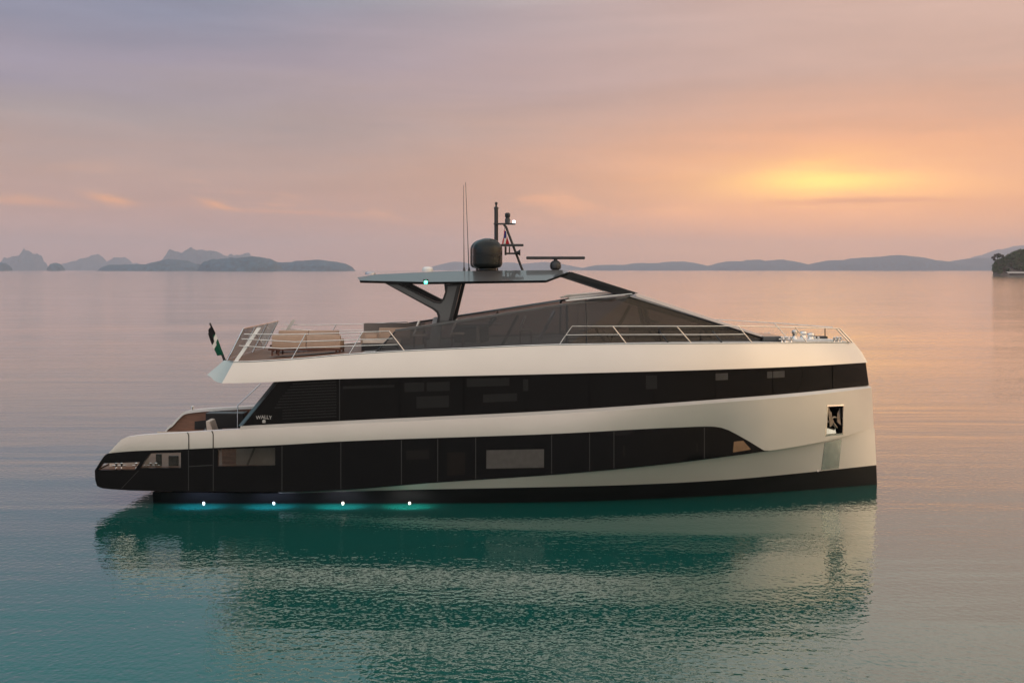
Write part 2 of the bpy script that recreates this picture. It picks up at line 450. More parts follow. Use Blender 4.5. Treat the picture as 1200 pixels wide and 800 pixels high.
def teak_material():
    m = bpy.data.materials.new('teak_planking'); m.use_nodes = True
    nt = m.node_tree; b = nt.nodes['Principled BSDF']
    t = nt.nodes.new('ShaderNodeTexCoord'); mp_ = nt.nodes.new('ShaderNodeMapping')
    nt.links.new(t.outputs['Object'], mp_.inputs[0]); mp_.inputs['Rotation'].default_value = (0, 0, 0)
    br = nt.nodes.new('ShaderNodeTexBrick'); nt.links.new(mp_.outputs[0], br.inputs['Vector'])
    br.inputs['Scale'].default_value = 1.0; br.inputs['Brick Width'].default_value = 2.2; br.inputs['Row Height'].default_value = .07
    br.inputs['Mortar Size'].default_value = .006; br.inputs['Color1'].default_value = (.26,.135,.085,1)
    br.inputs['Color2'].default_value = (.20,.10,.062,1); br.inputs['Mortar'].default_value = (.02,.015,.012,1)
    nt.links.new(br.outputs[0], b.inputs['Base Color']); b.inputs['Roughness'].default_value = .5
    return m
M_teak = teak_material()
def tinted(name, tint, refl_rough=.04, opac=.35, body=(.03,.028,.026), ior=1.5):
    m = bpy.data.materials.new(name); m.use_nodes = True
    nt = m.node_tree; nt.nodes.clear()
    tr = nt.nodes.new('ShaderNodeBsdfTransparent'); tr.inputs[0].default_value = (*tint, 1)
    df = nt.nodes.new('ShaderNodeBsdfDiffuse'); df.inputs[0].default_value = (*body, 1)
    gl = nt.nodes.new('ShaderNodeBsdfGlossy'); gl.inputs['Roughness'].default_value = refl_rough
    a = nt.nodes.new('ShaderNodeMixShader'); a.inputs[0].default_value = opac
    nt.links.new(tr.outputs[0], a.inputs[1]); nt.links.new(df.outputs[0], a.inputs[2])
    lw = nt.nodes.new('ShaderNodeLayerWeight'); lw.inputs[0].default_value = .5
    pw = nt.nodes.new('ShaderNodeMath'); pw.operation = 'POWER'; pw.inputs[1].default_value = 5.; nt.links.new(lw.outputs['Facing'], pw.inputs[0])
    fr = nt.nodes.new('ShaderNodeMath'); fr.operation = 'MULTIPLY_ADD'; nt.links.new(pw.outputs[0], fr.inputs[0])
    r0 = ((ior-1)/(ior+1))**2; fr.inputs[1].default_value = 1-r0; fr.inputs[2].default_value = r0
    c = nt.nodes.new('ShaderNodeMixShader'); nt.links.new(fr.outputs[0], c.inputs[0])
    nt.links.new(a.outputs[0], c.inputs[1]); nt.links.new(gl.outputs[0], c.inputs[2])
    o = nt.nodes.new('ShaderNodeOutputMaterial'); nt.links.new(c.outputs[0], o.inputs[0])
    return m
M_tint = tinted('smoked_glass', (.49,.475,.47), opac=.09, body=(.085,.083,.082), ior=1.45)
M_clear = tinted('clear_tinted_glass', (.82,.82,.80), opac=.05, body=(.2,.2,.18), ior=1.2)

# ------------------------------------------------------------------ hull lines
def beam(hmax, x0, xs, p, aft=None):
    def h(x):
        v = hmax
        if x > x0: v = hmax*(1-min(1, (x-x0)/(xs-x0))**p)
        if aft and x < aft[0]: v = min(v, hmax-(aft[0]-x)*aft[1])
        return max(0, v)
    h.stem = xs
    return h
AFT = (-14.42, 3.2)
h_wl = beam(3.52, -2, 13.80, 1.85); h_bt = beam(3.60, -1.5, 13.775, 1.95)
h_kn = beam(3.77, 0, 13.70, 2.25, AFT); h_lo = beam(3.80, 1, 13.67, 2.45, AFT); h_gu = beam(3.80, 2, 13.60, 2.7, AFT)
h_gi = beam(3.66, 2, 13.49, 2.7); h_wt = beam(3.64, 2, 13.37, 2.7)
UAFT = (-10.02, 1.05)
h_ub = beam(3.72, 2, 13.44, 2.7, UAFT); h_ut = beam(3.55, 2, 12.93, 2.7, (-9.66, 1.30))
py_bt = pchip([(178,576.4),(330,577.6),(400,575.6),(500,573.2),(600,571.2),(700,569),(780,566),(850,562),(953,552.5),(1027,544.7)])
py_kn = pchip([(108,566),(113.7,569.2),(121,572),(180,575),(330,576.4),(400,574),(500,566),(650,556),(760,546),(850,535),(897,528.6),(965,517),(1024,501.5)])
py_lo0 = pchip([(108,556),(111,551),(127,531),(220,526),(330,521),(400,517),(650,508),(790,500.8),(832,499.4),(846,501),(862,508),(897,528.6)])
py_lo = lambda px: py_lo0(px) if px < 897 else py_kn(px)
py_gu0 = pchip([(127,531),(137,520),(143,514.4),(149,512.2),(220,506.7),(281,503),(400,497),(650,485),(850,471),(960,461.5),(1022,454)])
py_gu = lambda px: py_gu0(px) if px > 127 else py_lo0(px)
py_ub = pchip([(240,438.8),(244,439.5),(252,446.5),(260,449),(400,443.8),(650,438),(850,432.6),(950,428.6),(1017,424.6)])
py_ut = pchip([(262,422),(264,422),(272,424.5),(345,421),(400,416.2),(475,411.6),(540,408.8),(655,404.3),(750,403.2),(850,402.6),(950,402),(1000,401.5)])
def on(h, py, x, side=-1, dz=0., dy=0.):
    hh = h(x); px = 600+F*x/(CAM_D-hh)
    z = CAM_H-(py(px)-316)*(CAM_D-hh)/F
    return Vector((x, side*(hh+dy), z+dz))
def xs_between(x0, x1, n=90):
    t = np.linspace(0, 1, n)
    return [x0+(x1-x0)*(1-(1-q)**1.35) for q in t]
def xof(px, h):                                   # x on the near side for a pixel column
    x = (px-600)*39.2/F
    for _ in range(60): x = .5*x+.5*(px-600)*(CAM_D-h(x))/F
    return x

yacht = empty('motor_yacht', (0,0,0), 'long champagne and black motor yacht with open flybridge, lying on calm water', 'yacht')
Y = yacht
def curve(h, py, x0, x1, n=90, **k): return [on(h, py, x, **k) for x in xs_between(x0, x1, n)]

# topsides, knuckle, boot stripe -------------------------------------------------
XG0 = xof(127.2, h_gu)
top = MB()
def dense(xe): return list(np.linspace(XG0, XG0+1.3, 26))[:-1]+xs_between(XG0+1.3, xe, 90)
A = [on(h_gu, py_gu, x) for x in dense(13.60)]; B = [on(h_lo, py_lo, x) for x in dense(13.67)]
C1 = [A[i].lerp(B[i], .5)+Vector((0, -.025*math.sin(math.pi*min(1, abs(A[i].z-B[i].z)/.5)/2), 0)) if abs(A[i].y) > .4 else A[i].lerp(B[i], .5) for i in range(len(A))]
top.strip(A, C1); top.strip(C1, B)
# shoulder ledge under the glass band
Lx0 = xof(281, h_gu)
Agu = curve(h_gu, py_gu, Lx0, 13.60)
Agi = [Vector((p.x if p.x < 12 else p.x-.11*(p.x-12)/1.6, -h_gi(min(p.x, 13.49)), p.z+.10)) for p in Agu]
Agi[-1] = Vector((13.44, 0, Agu[-1].z+.10))
top.strip(Agi, Agu)
TOP = top.mirror().build('topside', M_pearl, Y, smooth=True, angle=30)
low = MB()
x0 = xof(326, h_kn)
low.strip(curve(h_kn, py_kn, x0, 13.70), curve(h_bt, py_bt, x0, 13.775))
LOW = low.mirror().build('lower_topside', M_pearl, Y, smooth=True)
boot = MB()
x0 = -12.45
Abt = curve(h_bt, py_bt, x0, 13.775)
Awl = [Vector((p.x, -h_wl(p.x), 0.)) for p in Abt]; Awl[-1] = Vector((13.80, 0, 0))
Akl = [Vector((p.x*.99, -h_wl(p.x)*.86, -.9)) for p in Abt]
boot.strip(Abt, Awl); boot.strip(Awl, Akl); boot.mirror()
boot.quad(Abt[0], Akl[0], Vector((Akl[0].x, -Akl[0].y, Akl[0].z)), Vector((Abt[0].x, -Abt[0].y, Abt[0].z)))
boot.build('boot_stripe', M_boot, Y, smooth=True)

# black side band with openings at the stern ------------------------------------
def to_hull(px, py, h, inset=0.):
    x = xof(px, h)
    return Vector((x, -(h(x)-inset), CAM_H-(py-316)*(CAM_D-h(x))/F))
def inside(p, poly):
    c = False; n = len(poly)
    for i in range(n):
        a, b = poly[i], poly[(i+1) % n]
        if (a[1] > p[1]) != (b[1] > p[1]) and p[0] < (b[0]-a[0])*(p[1]-a[1])/(b[1]-a[1])+a[0]: c = not c
    return c
def panel(mb, outer, holes, h, insets, step=9.):
    """a shell with holes on the hull side: outer skin, inner skin and the edges between"""
    vs, es = [], []
    for lp in [outer]+holes:
        o = len(vs); vs += [Vector(p) for p in lp]; es += [(o+i, o+(i+1) % len(lp)) for i in range(len(lp))]
    nb = len(vs)
    xs = [p[0] for p in outer]; ys = [p[1] for p in outer]
    yv = min(ys)+step/2
    while yv < max(ys):
        xv = min(xs)+step/2
        while xv < max(xs):
            if inside((xv, yv), outer) and not any(inside((xv, yv), q) for q in holes): vs.append(Vector((xv, yv)))
            xv += step
        yv += step
    ov, oe, of, _, _, _ = delaunay_2d_cdt(vs, es, [], 0, 1e-5)
    F_ = []
    for f in of:
        c = sum((ov[i] for i in f), Vector((0, 0)))/len(f)
        if inside(c, outer) and not any(inside(c, q) for q in holes): F_.append(tuple(f))
    n = len(ov)
    skins = [[to_hull(p.x, p.y, h, i) for p in ov] for i in insets]
    mb.add(skins[0], F_)
    if len(insets) > 1:
        mb.add(skins[1], F_)
        cnt = {}
        for f in F_:
            for i in range(3):
                e = (f[i], f[(i+1) % 3]); cnt.setdefault(tuple(sorted(e)), []).append(e)
        for k_, e in cnt.items():
            if len(e) == 1:
                a, b = k_
                mb.quad(skins[0][a], skins[0][b], skins[1][b], skins[1][a])
lo_pts = [(p, py_lo0(p)) for p in (111,114,118,122,127,150,180,220,260,330,400,470,540,600,650,700,750,790,815,832,839,846,853,862,879)]+[(896.5,528.3)]
kn_pts = [(p, py_kn(p)) for p in (880,850,800,760,700,650,575,500,450,400,330,260,180,150,130,121,117,113.7)]+[(111.6,562)]
H1 = [(114.5,550.3),(120.5,542.8),(164,541.2),(158,550.2)]
H2 = [(163.8,548.2),(175.5,531),(212,530),(212,548)]
H3 = [(255,526.2),(322.5,524.2),(322.5,545.2),(255,546.2)]
blk = MB()
panel(blk, lo_pts+kn_pts, [H1, H2, H3], h_lo, (0., .09), 9.)
blk.pair('black_side_band', M_black, Y, recalc=False, smooth=True, angle=38)
# transom and swim platform edge
zt = 1.14
pa = to_hull(111, 551, h_lo); pb = to_hull(111.6, 562, h_lo); pc = to_hull(121, 572, h_kn)
tr = MB()
for a, b in ((pa, pb), (pb, pc)):
    tr.quad(a, b, Vector((b.x, -b.y, b.z)), Vector((a.x, -a.y, a.z)))
tr.build('transom', M_black, Y)
# underside of the hull overhang
und = MB(); und.strip([on(h_kn, py_kn, x) for x in np.linspace(pc.x, 0, 30)], [Vector((x, 0, on(h_kn, py_kn, x).z)) for x in np.linspace(pc.x, 0, 30)])
und.mirror().build('hull_underside', M_boot, Y)
# cockpit sole, inner bulwark lining, cap rail
XH = -9.15
sole = MB(); sole.box((-14.55, -3.15, zt-.05), (-13.4, 3.15, zt)); sole.box((-13.4, -3.70, zt-.05), (-5.6, 3.70, zt)); sole.build('cockpit_sole', M_teak, Y)
cap = MB()
cx = [pa.x+.0+(XH-.0-pa.x)*q for q in np.linspace(0, 1, 140)]
co = [on(h_gu, py_gu, x, dz=.004) for x in cx]; ci = [Vector((p.x, p.y+.30, p.z)) for p in co]
cd = [Vector((p.x, p.y, p.z-.11)) for p in ci]
cap.strip(co, ci); cap.strip(ci, cd)
cap.pair('cap_rail', M_white, Y, smooth=True, angle=30)
innt, innb = MB(), MB()
inn_o = [(p, py_gu(p)+1.6) for p in (113.5,118,122,127.4,131,134,140,147,180,220,281,300)]
panel(innb, inn_o+[(300,552.5),(113.5,552.5)], [H1, H2, H3], h_lo, (.20,), 14.)
innb.pair('bulwark_lining', M_cabin, Y, recalc=False)
for s in (-1, 1):
    lb = MB()
    pts = [to_hull(p, q, h_lo, .215) for p, q in ((158,527),(222,519),(222,529),(176.5,530),(171,538),(158,538))]
    lb.prism([Vector((p.x, s*abs(p.y), p.z)) for p in pts], (0, -s*.012, 0))
    lb.build('dark_lining_panel', M_trim, Y)
# panes in two of the openings
for hole in (H2, H3):
    for s in (-1, 1):
        g = MB(); q = [to_hull(a, b, h_lo, .045) for a, b in hole]
        q = [Vector((p.x, s*abs(p.y), p.z)) for p in q]
        g.prism(q, (0, s*.008, 0)); g.build('side_window', M_clear, Y)
# lining of the mooring port: sill light and cleats
def cleat(x, y, z, k=1.):
    mb = MB()
    for dx in (-.09*k, .09*k):
        mb.lathe((x+dx, y, z), [(.05*k,0),(.035*k,.02*k),(.03*k,.14*k),(.055*k,.17*k),(.055*k,.19*k),(.02*k,.21*k)], 12)
    mb.tube([(x-.22*k, y, z+.11*k), (x+.22*k, y, z+.11*k)], .022*k, 8)
    return mb.build('mooring_cleat', M_steel, Y, smooth=True, angle=50)
for s in (-1, 1):
    for x in (-13.75, -13.05, -12.55): cleat(x, s*3.2, zt, 1.05)
    lk = MB(); lk.box((-14.25, s*2.72-.02, zt+.002), (-12.85, s*2.72+.02, zt+.46)); lk.build('locker_panel', M_pillow, Y)
    sp = MB(); sp.box((-13.95, s*2.78-.015, zt+.38), (-13.1, s*2.78+.015, zt+.42)); sp.build('courtesy_light', M_spot, Y)
for x, hh in ((-12.55,.42),(-12.1,.36),(-11.95,.36),(-11.55,.3)):
    st = MB(); st.box((x-.10, -2.62, zt), (x+.10, -2.52, zt+hh)); st.build('fender_holder', M_trim, Y, bevel=.02)
# cabin behind the third opening
lc = MB(); lc.box((-10.4, -2.2, zt), (-8.9, -2.1, 2.4)); lc.build('lobby_panel', M_cabin, Y)
lc = MB(); lc.box((-9.7, -3.0, zt), (-8.0, -2.9, 2.2)); lc.build('lobby_panel', mat('taupe_panel', (.26,.225,.20), .5, var=.15, vscale=3), Y)
# seams in the black band and white strip
sm = MB()
def seam(pts, h, mb, wpx=.45, off=.004):
    q = [to_hull(a, b, h, -off) for a, b in pts]; r = [to_hull(a+wpx*2, b, h, -off) for a, b in pts]
    mb.strip(q, r)
for px in (220.5, 249.5, 330, 399, 470, 512.5, 557, 646, 690.5, 719, 825):
    a, b = py_lo0(px)+1.2, py_kn(px)-1.2
    sm2 = MB(); seam([(px, a+(b-a)*t) for t in np.linspace(0, 1, 5)], h_lo, sm2); sm2.build('band_seam', M_seam, Y, recalc=False)
sm2 = MB(); seam([(162,551),(142,572)], h_lo, sm2); sm2.build('band_seam', M_seam, Y, recalc=False)
sm2 = MB(); q = [to_hull(a, b, h_lo, -.004) for a, b in ((221,546.8),(249,545.2))]
sm2.strip(q, [p+Vector((0,0,.03)) for p in q]); sm2.build('band_seam', M_seam, Y, recalc=False)
for px in (221, 249.5):
    g = MB(); a, b = py_gu(px)-.3, py_lo0(px)+1
    seam([(px-1.8, a), (px-.2, a+3), (px, a+4.5), (px, b)], h_gu, g, .5, .03); g.build('boarding_gate_gap', M_darkgap, Y, recalc=False)
# blinds and small panes showing in the black band
def pane_on(poly, h, name, m, off=.006):
    for s in (-1, 1):
        q = [to_hull(a, b, h, -off) for a, b in poly]
        q = [Vector((p.x, s*abs(p.y), p.z)) for p in q]
        g = MB(); g.prism(q, (0, -s*.02, 0)); g.build(name, m, Y)
pane_on([(570,527.2),(637.5,526),(637.5,547.5),(570,548.8)], h_lo, 'cabin_window', M_blindL)
pane_on([(860,517.2),(871,516.2),(880,526.4),(859,529.8)], h_lo, 'cabin_window', mat('amber_blind_behind_glass', (.16,.085,.04), .15, var=.2, vscale=3))
pane_on([(476,527.5),(503,526.8),(503,537.5),(476,538.6)], h_lo, 'cabin_window', mat('dim_blind_behind_glass', (.011,.010,.0095), .12, spec=.1), .004)
pane_on([(524,530),(545,529.6),(545,556),(524,557.5)], h_lo, 'cabin_window', mat('dim_panel_behind_glass', (.010,.008,.007), .12, spec=.1), .004)
pane_on([(730,521.5),(818,519),(818,528.8),(730,535)], h_lo, 'cabin_window', bpy.data.materials['dim_blind_behind_glass'], .004)

# main deck glass band -----------------------------------------------------------
gx0, gx1 = xof(283, h_gi), xof(327, h_wt)
gb = [Vector((x, -h_gi(x), 0)) for x in xs_between(gx0, 13.49, 90)]
for p in gb:
    q = on(h_gu, py_gu, min(p.x*13.6/13.49 if p.x > 0 else p.x, 13.6)); p.z = q.z+.095
gt = [Vector((x, -h_wt(x), 0)) for x in xs_between(gx1, 13.37, 90)]
for p in gt:
    q = on(h_ub, py_ub, min(max(p.x, -10.), 13.44)); p.z = q.z+.03
g = MB(); g.strip(gt, gb); g.mirror().build('main_deck_glazing', M_glass, Y, smooth=True)
def on_band(px, f, off=.004):                      # point on the glass band: f=0 bottom, 1 top
    def along(c):
        for i in range(len(c)-1):
            a = 600+F*c[i].x/(CAM_D+c[i].y); b = 600+F*c[i+1].x/(CAM_D+c[i+1].y)
            if a <= px <= b: return c[i].lerp(c[i+1], (px-a)/(b-a))
        return c[0] if px < 600 else c[-1]
    p = along(gb).lerp(along(gt), f); p.y -= off; return p
def band_rect(x0, x1, f0, f1, name, m, off=.005, n=4):
    mb = MB()
    xs = np.linspace(x0, x1, n)
    a = [on_band(x, f0, off) for x in xs]; b = [on_band(x, f1, off) for x in xs]
    c = [p+Vector((0, .015, 0)) for p in a]; d = [p+Vector((0, .015, 0)) for p in b]
    mb.strip(b, a); mb.strip(d, b); mb.strip(a, c)
    mb.quad(a[0], b[0], d[0], c[0]); mb.quad(a[-1], b[-1], d[-1], c[-1])
    mb.build(name, m, Y)
for px in (397.5, 468, 543, 616, 690, 765, 838, 905, 975):
    band_rect(px, px+.9, .01, .99, 'glazing_mullion', M_seam if px < 420 else M_darkgap, .004, 2)
for k in range(13):
    f = .10+k*.066
    xl = 298+ (f*46) + 4
    band_rect(xl if k > 3 else max(xl, 331), 394, f, f+.030, 'louvre', M_louvre, .008, 5)
for x0, x1, f0, f1, m in ((899,919.5,.60,.83,M_blind),(838.5,853,.62,.84,M_blind),(547,597,.70,.90,M_louvre),(613,619,.55,.85,M_louvre),
                          (474,497,.62,.84,M_louvre),(500,527,.62,.84,M_louvre),(488,526,.22,.50,M_louvre),(757,770,.45,.85,M_louvre),(402,462,.74,.80,M_louvre),(566,606,.30,.50,M_louvre)):
    band_rect(x0, x1, f0, f1, 'window_blind', m, .005, 3)
# yard lettering on the glass
def lettering(txt, size, loc, arch, m, parent, name='lettering', xscale=1.):
    cu = bpy.data.curves.new(name, 'FONT'); cu.body = txt; cu.size = size; cu.align_x = 'CENTER'; cu.align_y = 'CENTER'; cu.extrude = .003
    cu.offset = size*.012
    tmp = bpy.data.objects.new('tmp_text', cu)
    me = bpy.data.meshes.new_from_object(tmp); bpy.data.objects.remove(tmp); bpy.data.curves.remove(cu)
    for v in me.vertices:
        v.co.x *= xscale
        v.co.y -= arch*v.co.x**2
    me.materials.clear(); me.materials.append(m); me.name = name
    o = bpy.data.objects.new(name, me); COL.objects.link(o); o.location = loc; o.rotation_euler = (R(90), 0, 0); o.parent = parent
    return o
M_letter = mat('pale_lettering', (.42,.39,.37), .4)
pL = on_band(309.5, 0, .02)
lettering('WALLY', .175, (pL.x, pL.y-.012, pL.z+.27), .35, M_letter, Y, xscale=.95)
em = MB(); em.box((pL.x-.055, pL.y-.015, pL.z+.075), (pL.x+.055, pL.y-.003, pL.z+.165)); em.box((pL.x-.03, pL.y-.017, pL.z+.165), (pL.x+.03, pL.y-.003, pL.z+.185))
em.build('emblem', M_letter, Y)
# raked end of the deckhouse and its aft door
for s in (-1, 1):
    a = Vector((gb[0].x, s*3.69, gb[0].z)); b = Vector((gt[0].x, s*3.65, gt[0].z+.02))
    e = MB(); e.prism([a+Vector((.03,0,0)), a+Vector((-.16,-s*.22,-.02)), b+Vector((-.16,-s*.22,0)), b+Vector((.03,0,0))], (.03, -s*.22, 0))
    e.build('raked_end_post', M_graph, Y)
    hr = MB(); hr.tube([b+Vector((-.08, -s*.05, -.02)), b+Vector((-.5,-s*.05,-.62))], .045, 8); hr.build('grab_rail', M_trim, Y)
aw = MB(); aw.quad(Vector((gb[0].x+.05, -3.5, zt)), Vector((gb[0].x+.05, 3.5, zt)), Vector((gt[0].x+.05, 3.5, gt[0].z)), Vector((gt[0].x+.05, -3.5, gt[0].z)))
aw.build('aft_glass_door', M_glass, Y)

# upper bulwark ------------------------------------------------------------------
ub = MB()
Xb0, Xt0 = -10.74, -10.14
Bb = [on(h_ub, py_ub, x) for x in [Xb0+(-10.02-Xb0)*t for t in np.linspace(0, 1, 5)][:-1]+xs_between(-10.02, 13.44, 90)]
Bt = [on(h_ut, py_ut, x) for x in [Xt0+(-9.66-Xt0)*t for t in np.linspace(0, 1, 5)][:-1]+xs_between(-9.66, 12.93, 90)]
Bm = [a.lerp(b, .52)+Vector((0, -.035 if abs(a.y) > .5 and a.x > -10 else 0, 0)) for a, b in zip(Bb, Bt)]
Bm[-1] = Bb[-1].lerp(Bt[-1], .5)+Vector((.05, 0, 0))
ub.strip(Bt, Bm); ub.strip(Bm, Bb); ub.mirror()
for a, b in ((Bt[0], Bm[0]), (Bm[0], Bb[0])):
    ub.quad(a, b, Vector((b.x, -b.y, b.z)), Vector((a.x, -a.y, a.z)))
ub.build('upper_bulwark', M_pearl, Y, smooth=True, angle=20)
sf = MB(); sf.strip(Bb, [Vector((p.x, 0, p.z+.02)) for p in Bb]); sf.mirror().build('overhang_soffit', M_pearl, Y, smooth=True)
# decks: aft part teak, forward part pale
na = next(i for i, p in enumerate(Bt) if p.x > -5.4)
dk = MB(); T = [p+Vector((0, .03, -.015)) for p in Bt[:na+1]]; dk.strip(T, [Vector((p.x, -p.y, p.z)) for p in T]); dk.build('flybridge_deck', M_teak, Y)
dk = MB(); T = [p+Vector((0, .03 if p.y < -.1 else 0, -.015)) for p in Bt[na:]]; dk.strip(T, [Vector((p.x, -p.y, p.z)) for p in T]); dk.build('side_deck', mat('pale_deck', (.40,.385,.37), .6, var=.1, vscale=3), Y)
def deck_z(x):
    for i in range(len(Bt)-1):
        if Bt[i].x <= x <= Bt[i+1].x: return Bt[i].lerp(Bt[i+1], (x-Bt[i].x)/(Bt[i+1].x-Bt[i].x)).z-.015
    return Bt[0].z
tk = MB(); q = [p+Vector((0, .0, .02)) for p in Bt if p.x > -10 and p.y < -.15]; tk.tube(q, .022, 6); tk.pair('toe_rail', M_steel, Y, smooth=True)

# aft windbreak ------------------------------------------------------------------
for s in (-1,):
    pass
a0, a1 = P(265.5,420.5,-2.95), P(284.5,384.8,-2.95)
wb = MB()
top_l, bot_l = a1, a0
wb.prism([a0, Vector((a0.x,-a0.y,a0.z)), Vector((a1.x,-a1.y,a1.z)), a1], (.02, 0, 0)); wb.build('aft_windbreak', M_clear, Y)
for yv in (-2.95, -1.0, 1.0, 2.95):
    p_ = MB(); p_.tube([Vector((a0.x+.03, yv, a0.z-.05)), Vector((a1.x+.03, yv, a1.z))], .03, 8); p_.build('windbreak_post', M_steel, Y, smooth=True)
wt_ = MB(); wt_.tube([Vector((a1.x+.03, -2.95, a1.z)), Vector((a1.x+.03, 2.95, a1.z))], .025, 8); wt_.build('windbreak_rail', M_steel, Y, smooth=True)
sp0, sp1 = P(273.5,424,-3.45), P(301,384,-3.2)
for s in (-1, 1):
    p_ = MB(); p_.prism([Vector((v.x+dx, s*abs(v.y), v.z)) for v, dx in ((sp0,0),(sp0,.14),(sp1,.14),(sp1,0))], (0, -s*.05, 0)); p_.build('windbreak_end_panel', M_white, Y)

# steel rails --------------------------------------------------------------------
def rail(paths, name='guard_rail', r=.016, post=()):
    for s in (-1, 1):
        mb = MB()
        for pts in paths:
            mb.tube([Vector((p.x, s*abs(p.y), p.z)) for p in pts], r, 8)
        o = mb.build(name, M_steel, Y, smooth=True, weld=False)
        for pts in post:
            mb = MB(); mb.tube([Vector((p.x, s*abs(p.y), p.z)) for p in pts], r*1.25, 8)
            b = pts[0]; mb.lathe((b.x, s*abs(b.y), b.z-.01), [(.05,0),(.045,.03),(.022,.05)], 12)
            mb.build('stanchion', M_steel, Y, smooth=True, angle=50, weld=False)
yr = -3.42
rail([[P(286,391.6,yr),P(330,391.8,yr),P(390,390.6,yr),P(425,389,yr),P(456,387.8,yr)],
      [P(283,397,yr),P(345,400.5,yr),P(400,398.6,yr),P(460,396.5,yr)],
      [P(280,405,yr),P(330,408.4,yr),P(400,405.8,yr),P(466,403.5,yr)]],
     post=[[P(342,420.6,yr),P(358.5,391,yr)],[P(408.5,416.2,yr),P(425,389,yr)],[P(474.5,411.8,yr),P(456,387.8,yr)]])
yr = -3.40
def yb(px):                                        # rail line follows the narrowing bow
    x = xof(px, h_ut); return -(max(.25, h_ut(x)-.10))
rail([[P(655.5,403.5,yr),P(670.5,382.2,yr)]+[P(p,382.2,yb(p)) for p in (700,740,793,830)]+[P(865,381.8,yb(872))],
      [P(663.5,392.5,yr)]+[P(p,392,yb(p)) for p in (700,740,793,830)]+[P(872.5,391.6,yb(876))],
      [P(865,381.8,yb(872)), P(900,382.6,yb(910)), P(940,383.6,yb(945)), P(984,385,yb(985))]],
     post=[[P(735,403.8,yb(735)),P(718,382.2,yb(725))],[P(811,403,yb(811)),P(793,382.2,yb(797))],[P(882,402.4,yb(882)),P(865,381.8,yb(872))],
           [P(946,401.6,yb(946)),P(932,383.6,yb(940))]])
jk = MB(); jk.tube([P(999,401,-.25), P(984,385,-.25)], .03, 8); jk.pair('bow_stanchion', M_steel, Y, smooth=True)

# flybridge wheelhouse -----------------------------------------------------------
zA = deck_z(-5)-.02
gA, gB_, gC, gD, gE = P(440,413.4,-3.05), P(463,388.6,-2.75), P(664,357.4,-2.55), P(737,348.6,-2.2), P(893,396.2,-.9)
gAf, gPb = P(664,405,-3.0), P(664,405,-3.0)
gEb = P(893,402.5,-1.0)
def side_pane(poly, name, m, th=.02):
    for s in (-1, 1):
        g = MB(); g.prism([Vector((p.x, s*abs(p.y), p.z)) for p in poly], (0, -s*th, 0)); g.build(name, m, Y)
side_pane([gA, gPb+Vector((-.02,0,0)), gC+Vector((-.02,0,0)), gB_], 'flybridge_side_glass', M_tint)
side_pane([gPb+Vector((.03,0,0)), gEb, gE, gD, gC+Vector((.03,0,0))], 'wheelhouse_side_glass', M_tint)
for s in (-1, 1):
    def F_(p, dy=0): return Vector((p.x, s*abs(p.y)-s*dy, p.z))
    f = MB(); f.tube([F_(gA), F_(gB_)], .03, 6); f.build('glass_edge', M_trim, Y)
    f = MB(); f.prism([F_(gC)+Vector((-.03,0,0)), F_(gPb)+Vector((-.03,0,0)), F_(gPb)+Vector((.05,0,0)), F_(gC)+Vector((.05,0,0))], (0, -s*.08, 0)); f.build('window_post', M_trim, Y)
    f = MB(); q = P(687,355.6,-2.5); qb = P(688,404.6,-2.9); f.tube([F_(q, .03), F_(qb, .03)], .022, 6); f.build('window_post', M_trim, Y)
    # top rail of the side glass
    f = MB()
    u = [gB_, gC, gD]
    f.prism([F_(p) for p in u]+[F_(p)+Vector((0,0,.075)) for p in reversed(u)], (0, -s*.22, 0)); f.build('coaming_rail', M_graph if s < 0 else M_trim, Y)
    f = MB(); f.prism([F_(gD)+Vector((0,0,.03)), F_(gE)+Vector((.15,0,0)), F_(gE)+Vector((-.55,0,0)), F_(gD)+Vector((-.32,0,-.12))], (0, s*.02, 0)); f.build('windscreen_mask', M_trim, Y)
    f = MB(); f.prism([F_(gD)+Vector((.28,0,.02)), F_(gD)+Vector((.22,0,.17)), F_(gE)+Vector((.05,0,.10)), F_(gE)+Vector((.10,0,.0)), F_(gE)+Vector((-.25,0,-.02))], (0, -s*.14, 0)); f.build('windscreen_frame', M_frame, Y, bevel=.01)
    # brow strips over the wheelhouse
    for k, (pa_, pb_, m) in enumerate((((664,353.2),(741,344.6),M_white),((672,355.4),(722,349.8),M_trim),((668,350.2),(718,344.2),M_white))):
        y_ = (-2.4, -2.45, -1.9)[k]
        a_, b_ = P(*pa_, y_), P(*pb_, y_)
        f = MB(); f.prism([F_(a_), F_(b_), F_(b_)+Vector((0,0,.03)), F_(a_)+Vector((.05,0,.075)), F_(a_)+Vector((-.06,0,.04))], (0, -s*.16, 0)); f.build('roof_brow', m, Y, bevel=.012)
    # struts of the far frame show through the open side
    f = MB(); a_, b_ = P(584,366,2.6), P(575,372,2.7); f.tube([Vector((a_.x, s*a_.y, a_.z)), Vector((b_.x, s*b_.y, b_.z-.1))], .05, 6); f.build('coaming_strut', M_trim, Y)
for s in (-1, 1):
    f = MB(); q = [Vector((p.x, s*abs(p.y), p.z+.03)) for p in (gA, gPb, gEb)]; f.tube(q, .05, 6); f.build('glass_sill', M_trim, Y, smooth=True)
for pa_, pb_, y_, r_, m in (((586,409),(607,369),-2.1,.06,M_trim),((560,411),(574,376),1.9,.05,M_trim),((632,398),(650,364),-1.7,.07,M_frame),((716,398),(738,358),-1.5,.07,M_trim)):
    f = MB(); f.tube([P(*pa_, y_), P(*pb_, y_)], r_, 6); f.build('inner_frame', m, Y, smooth=True)
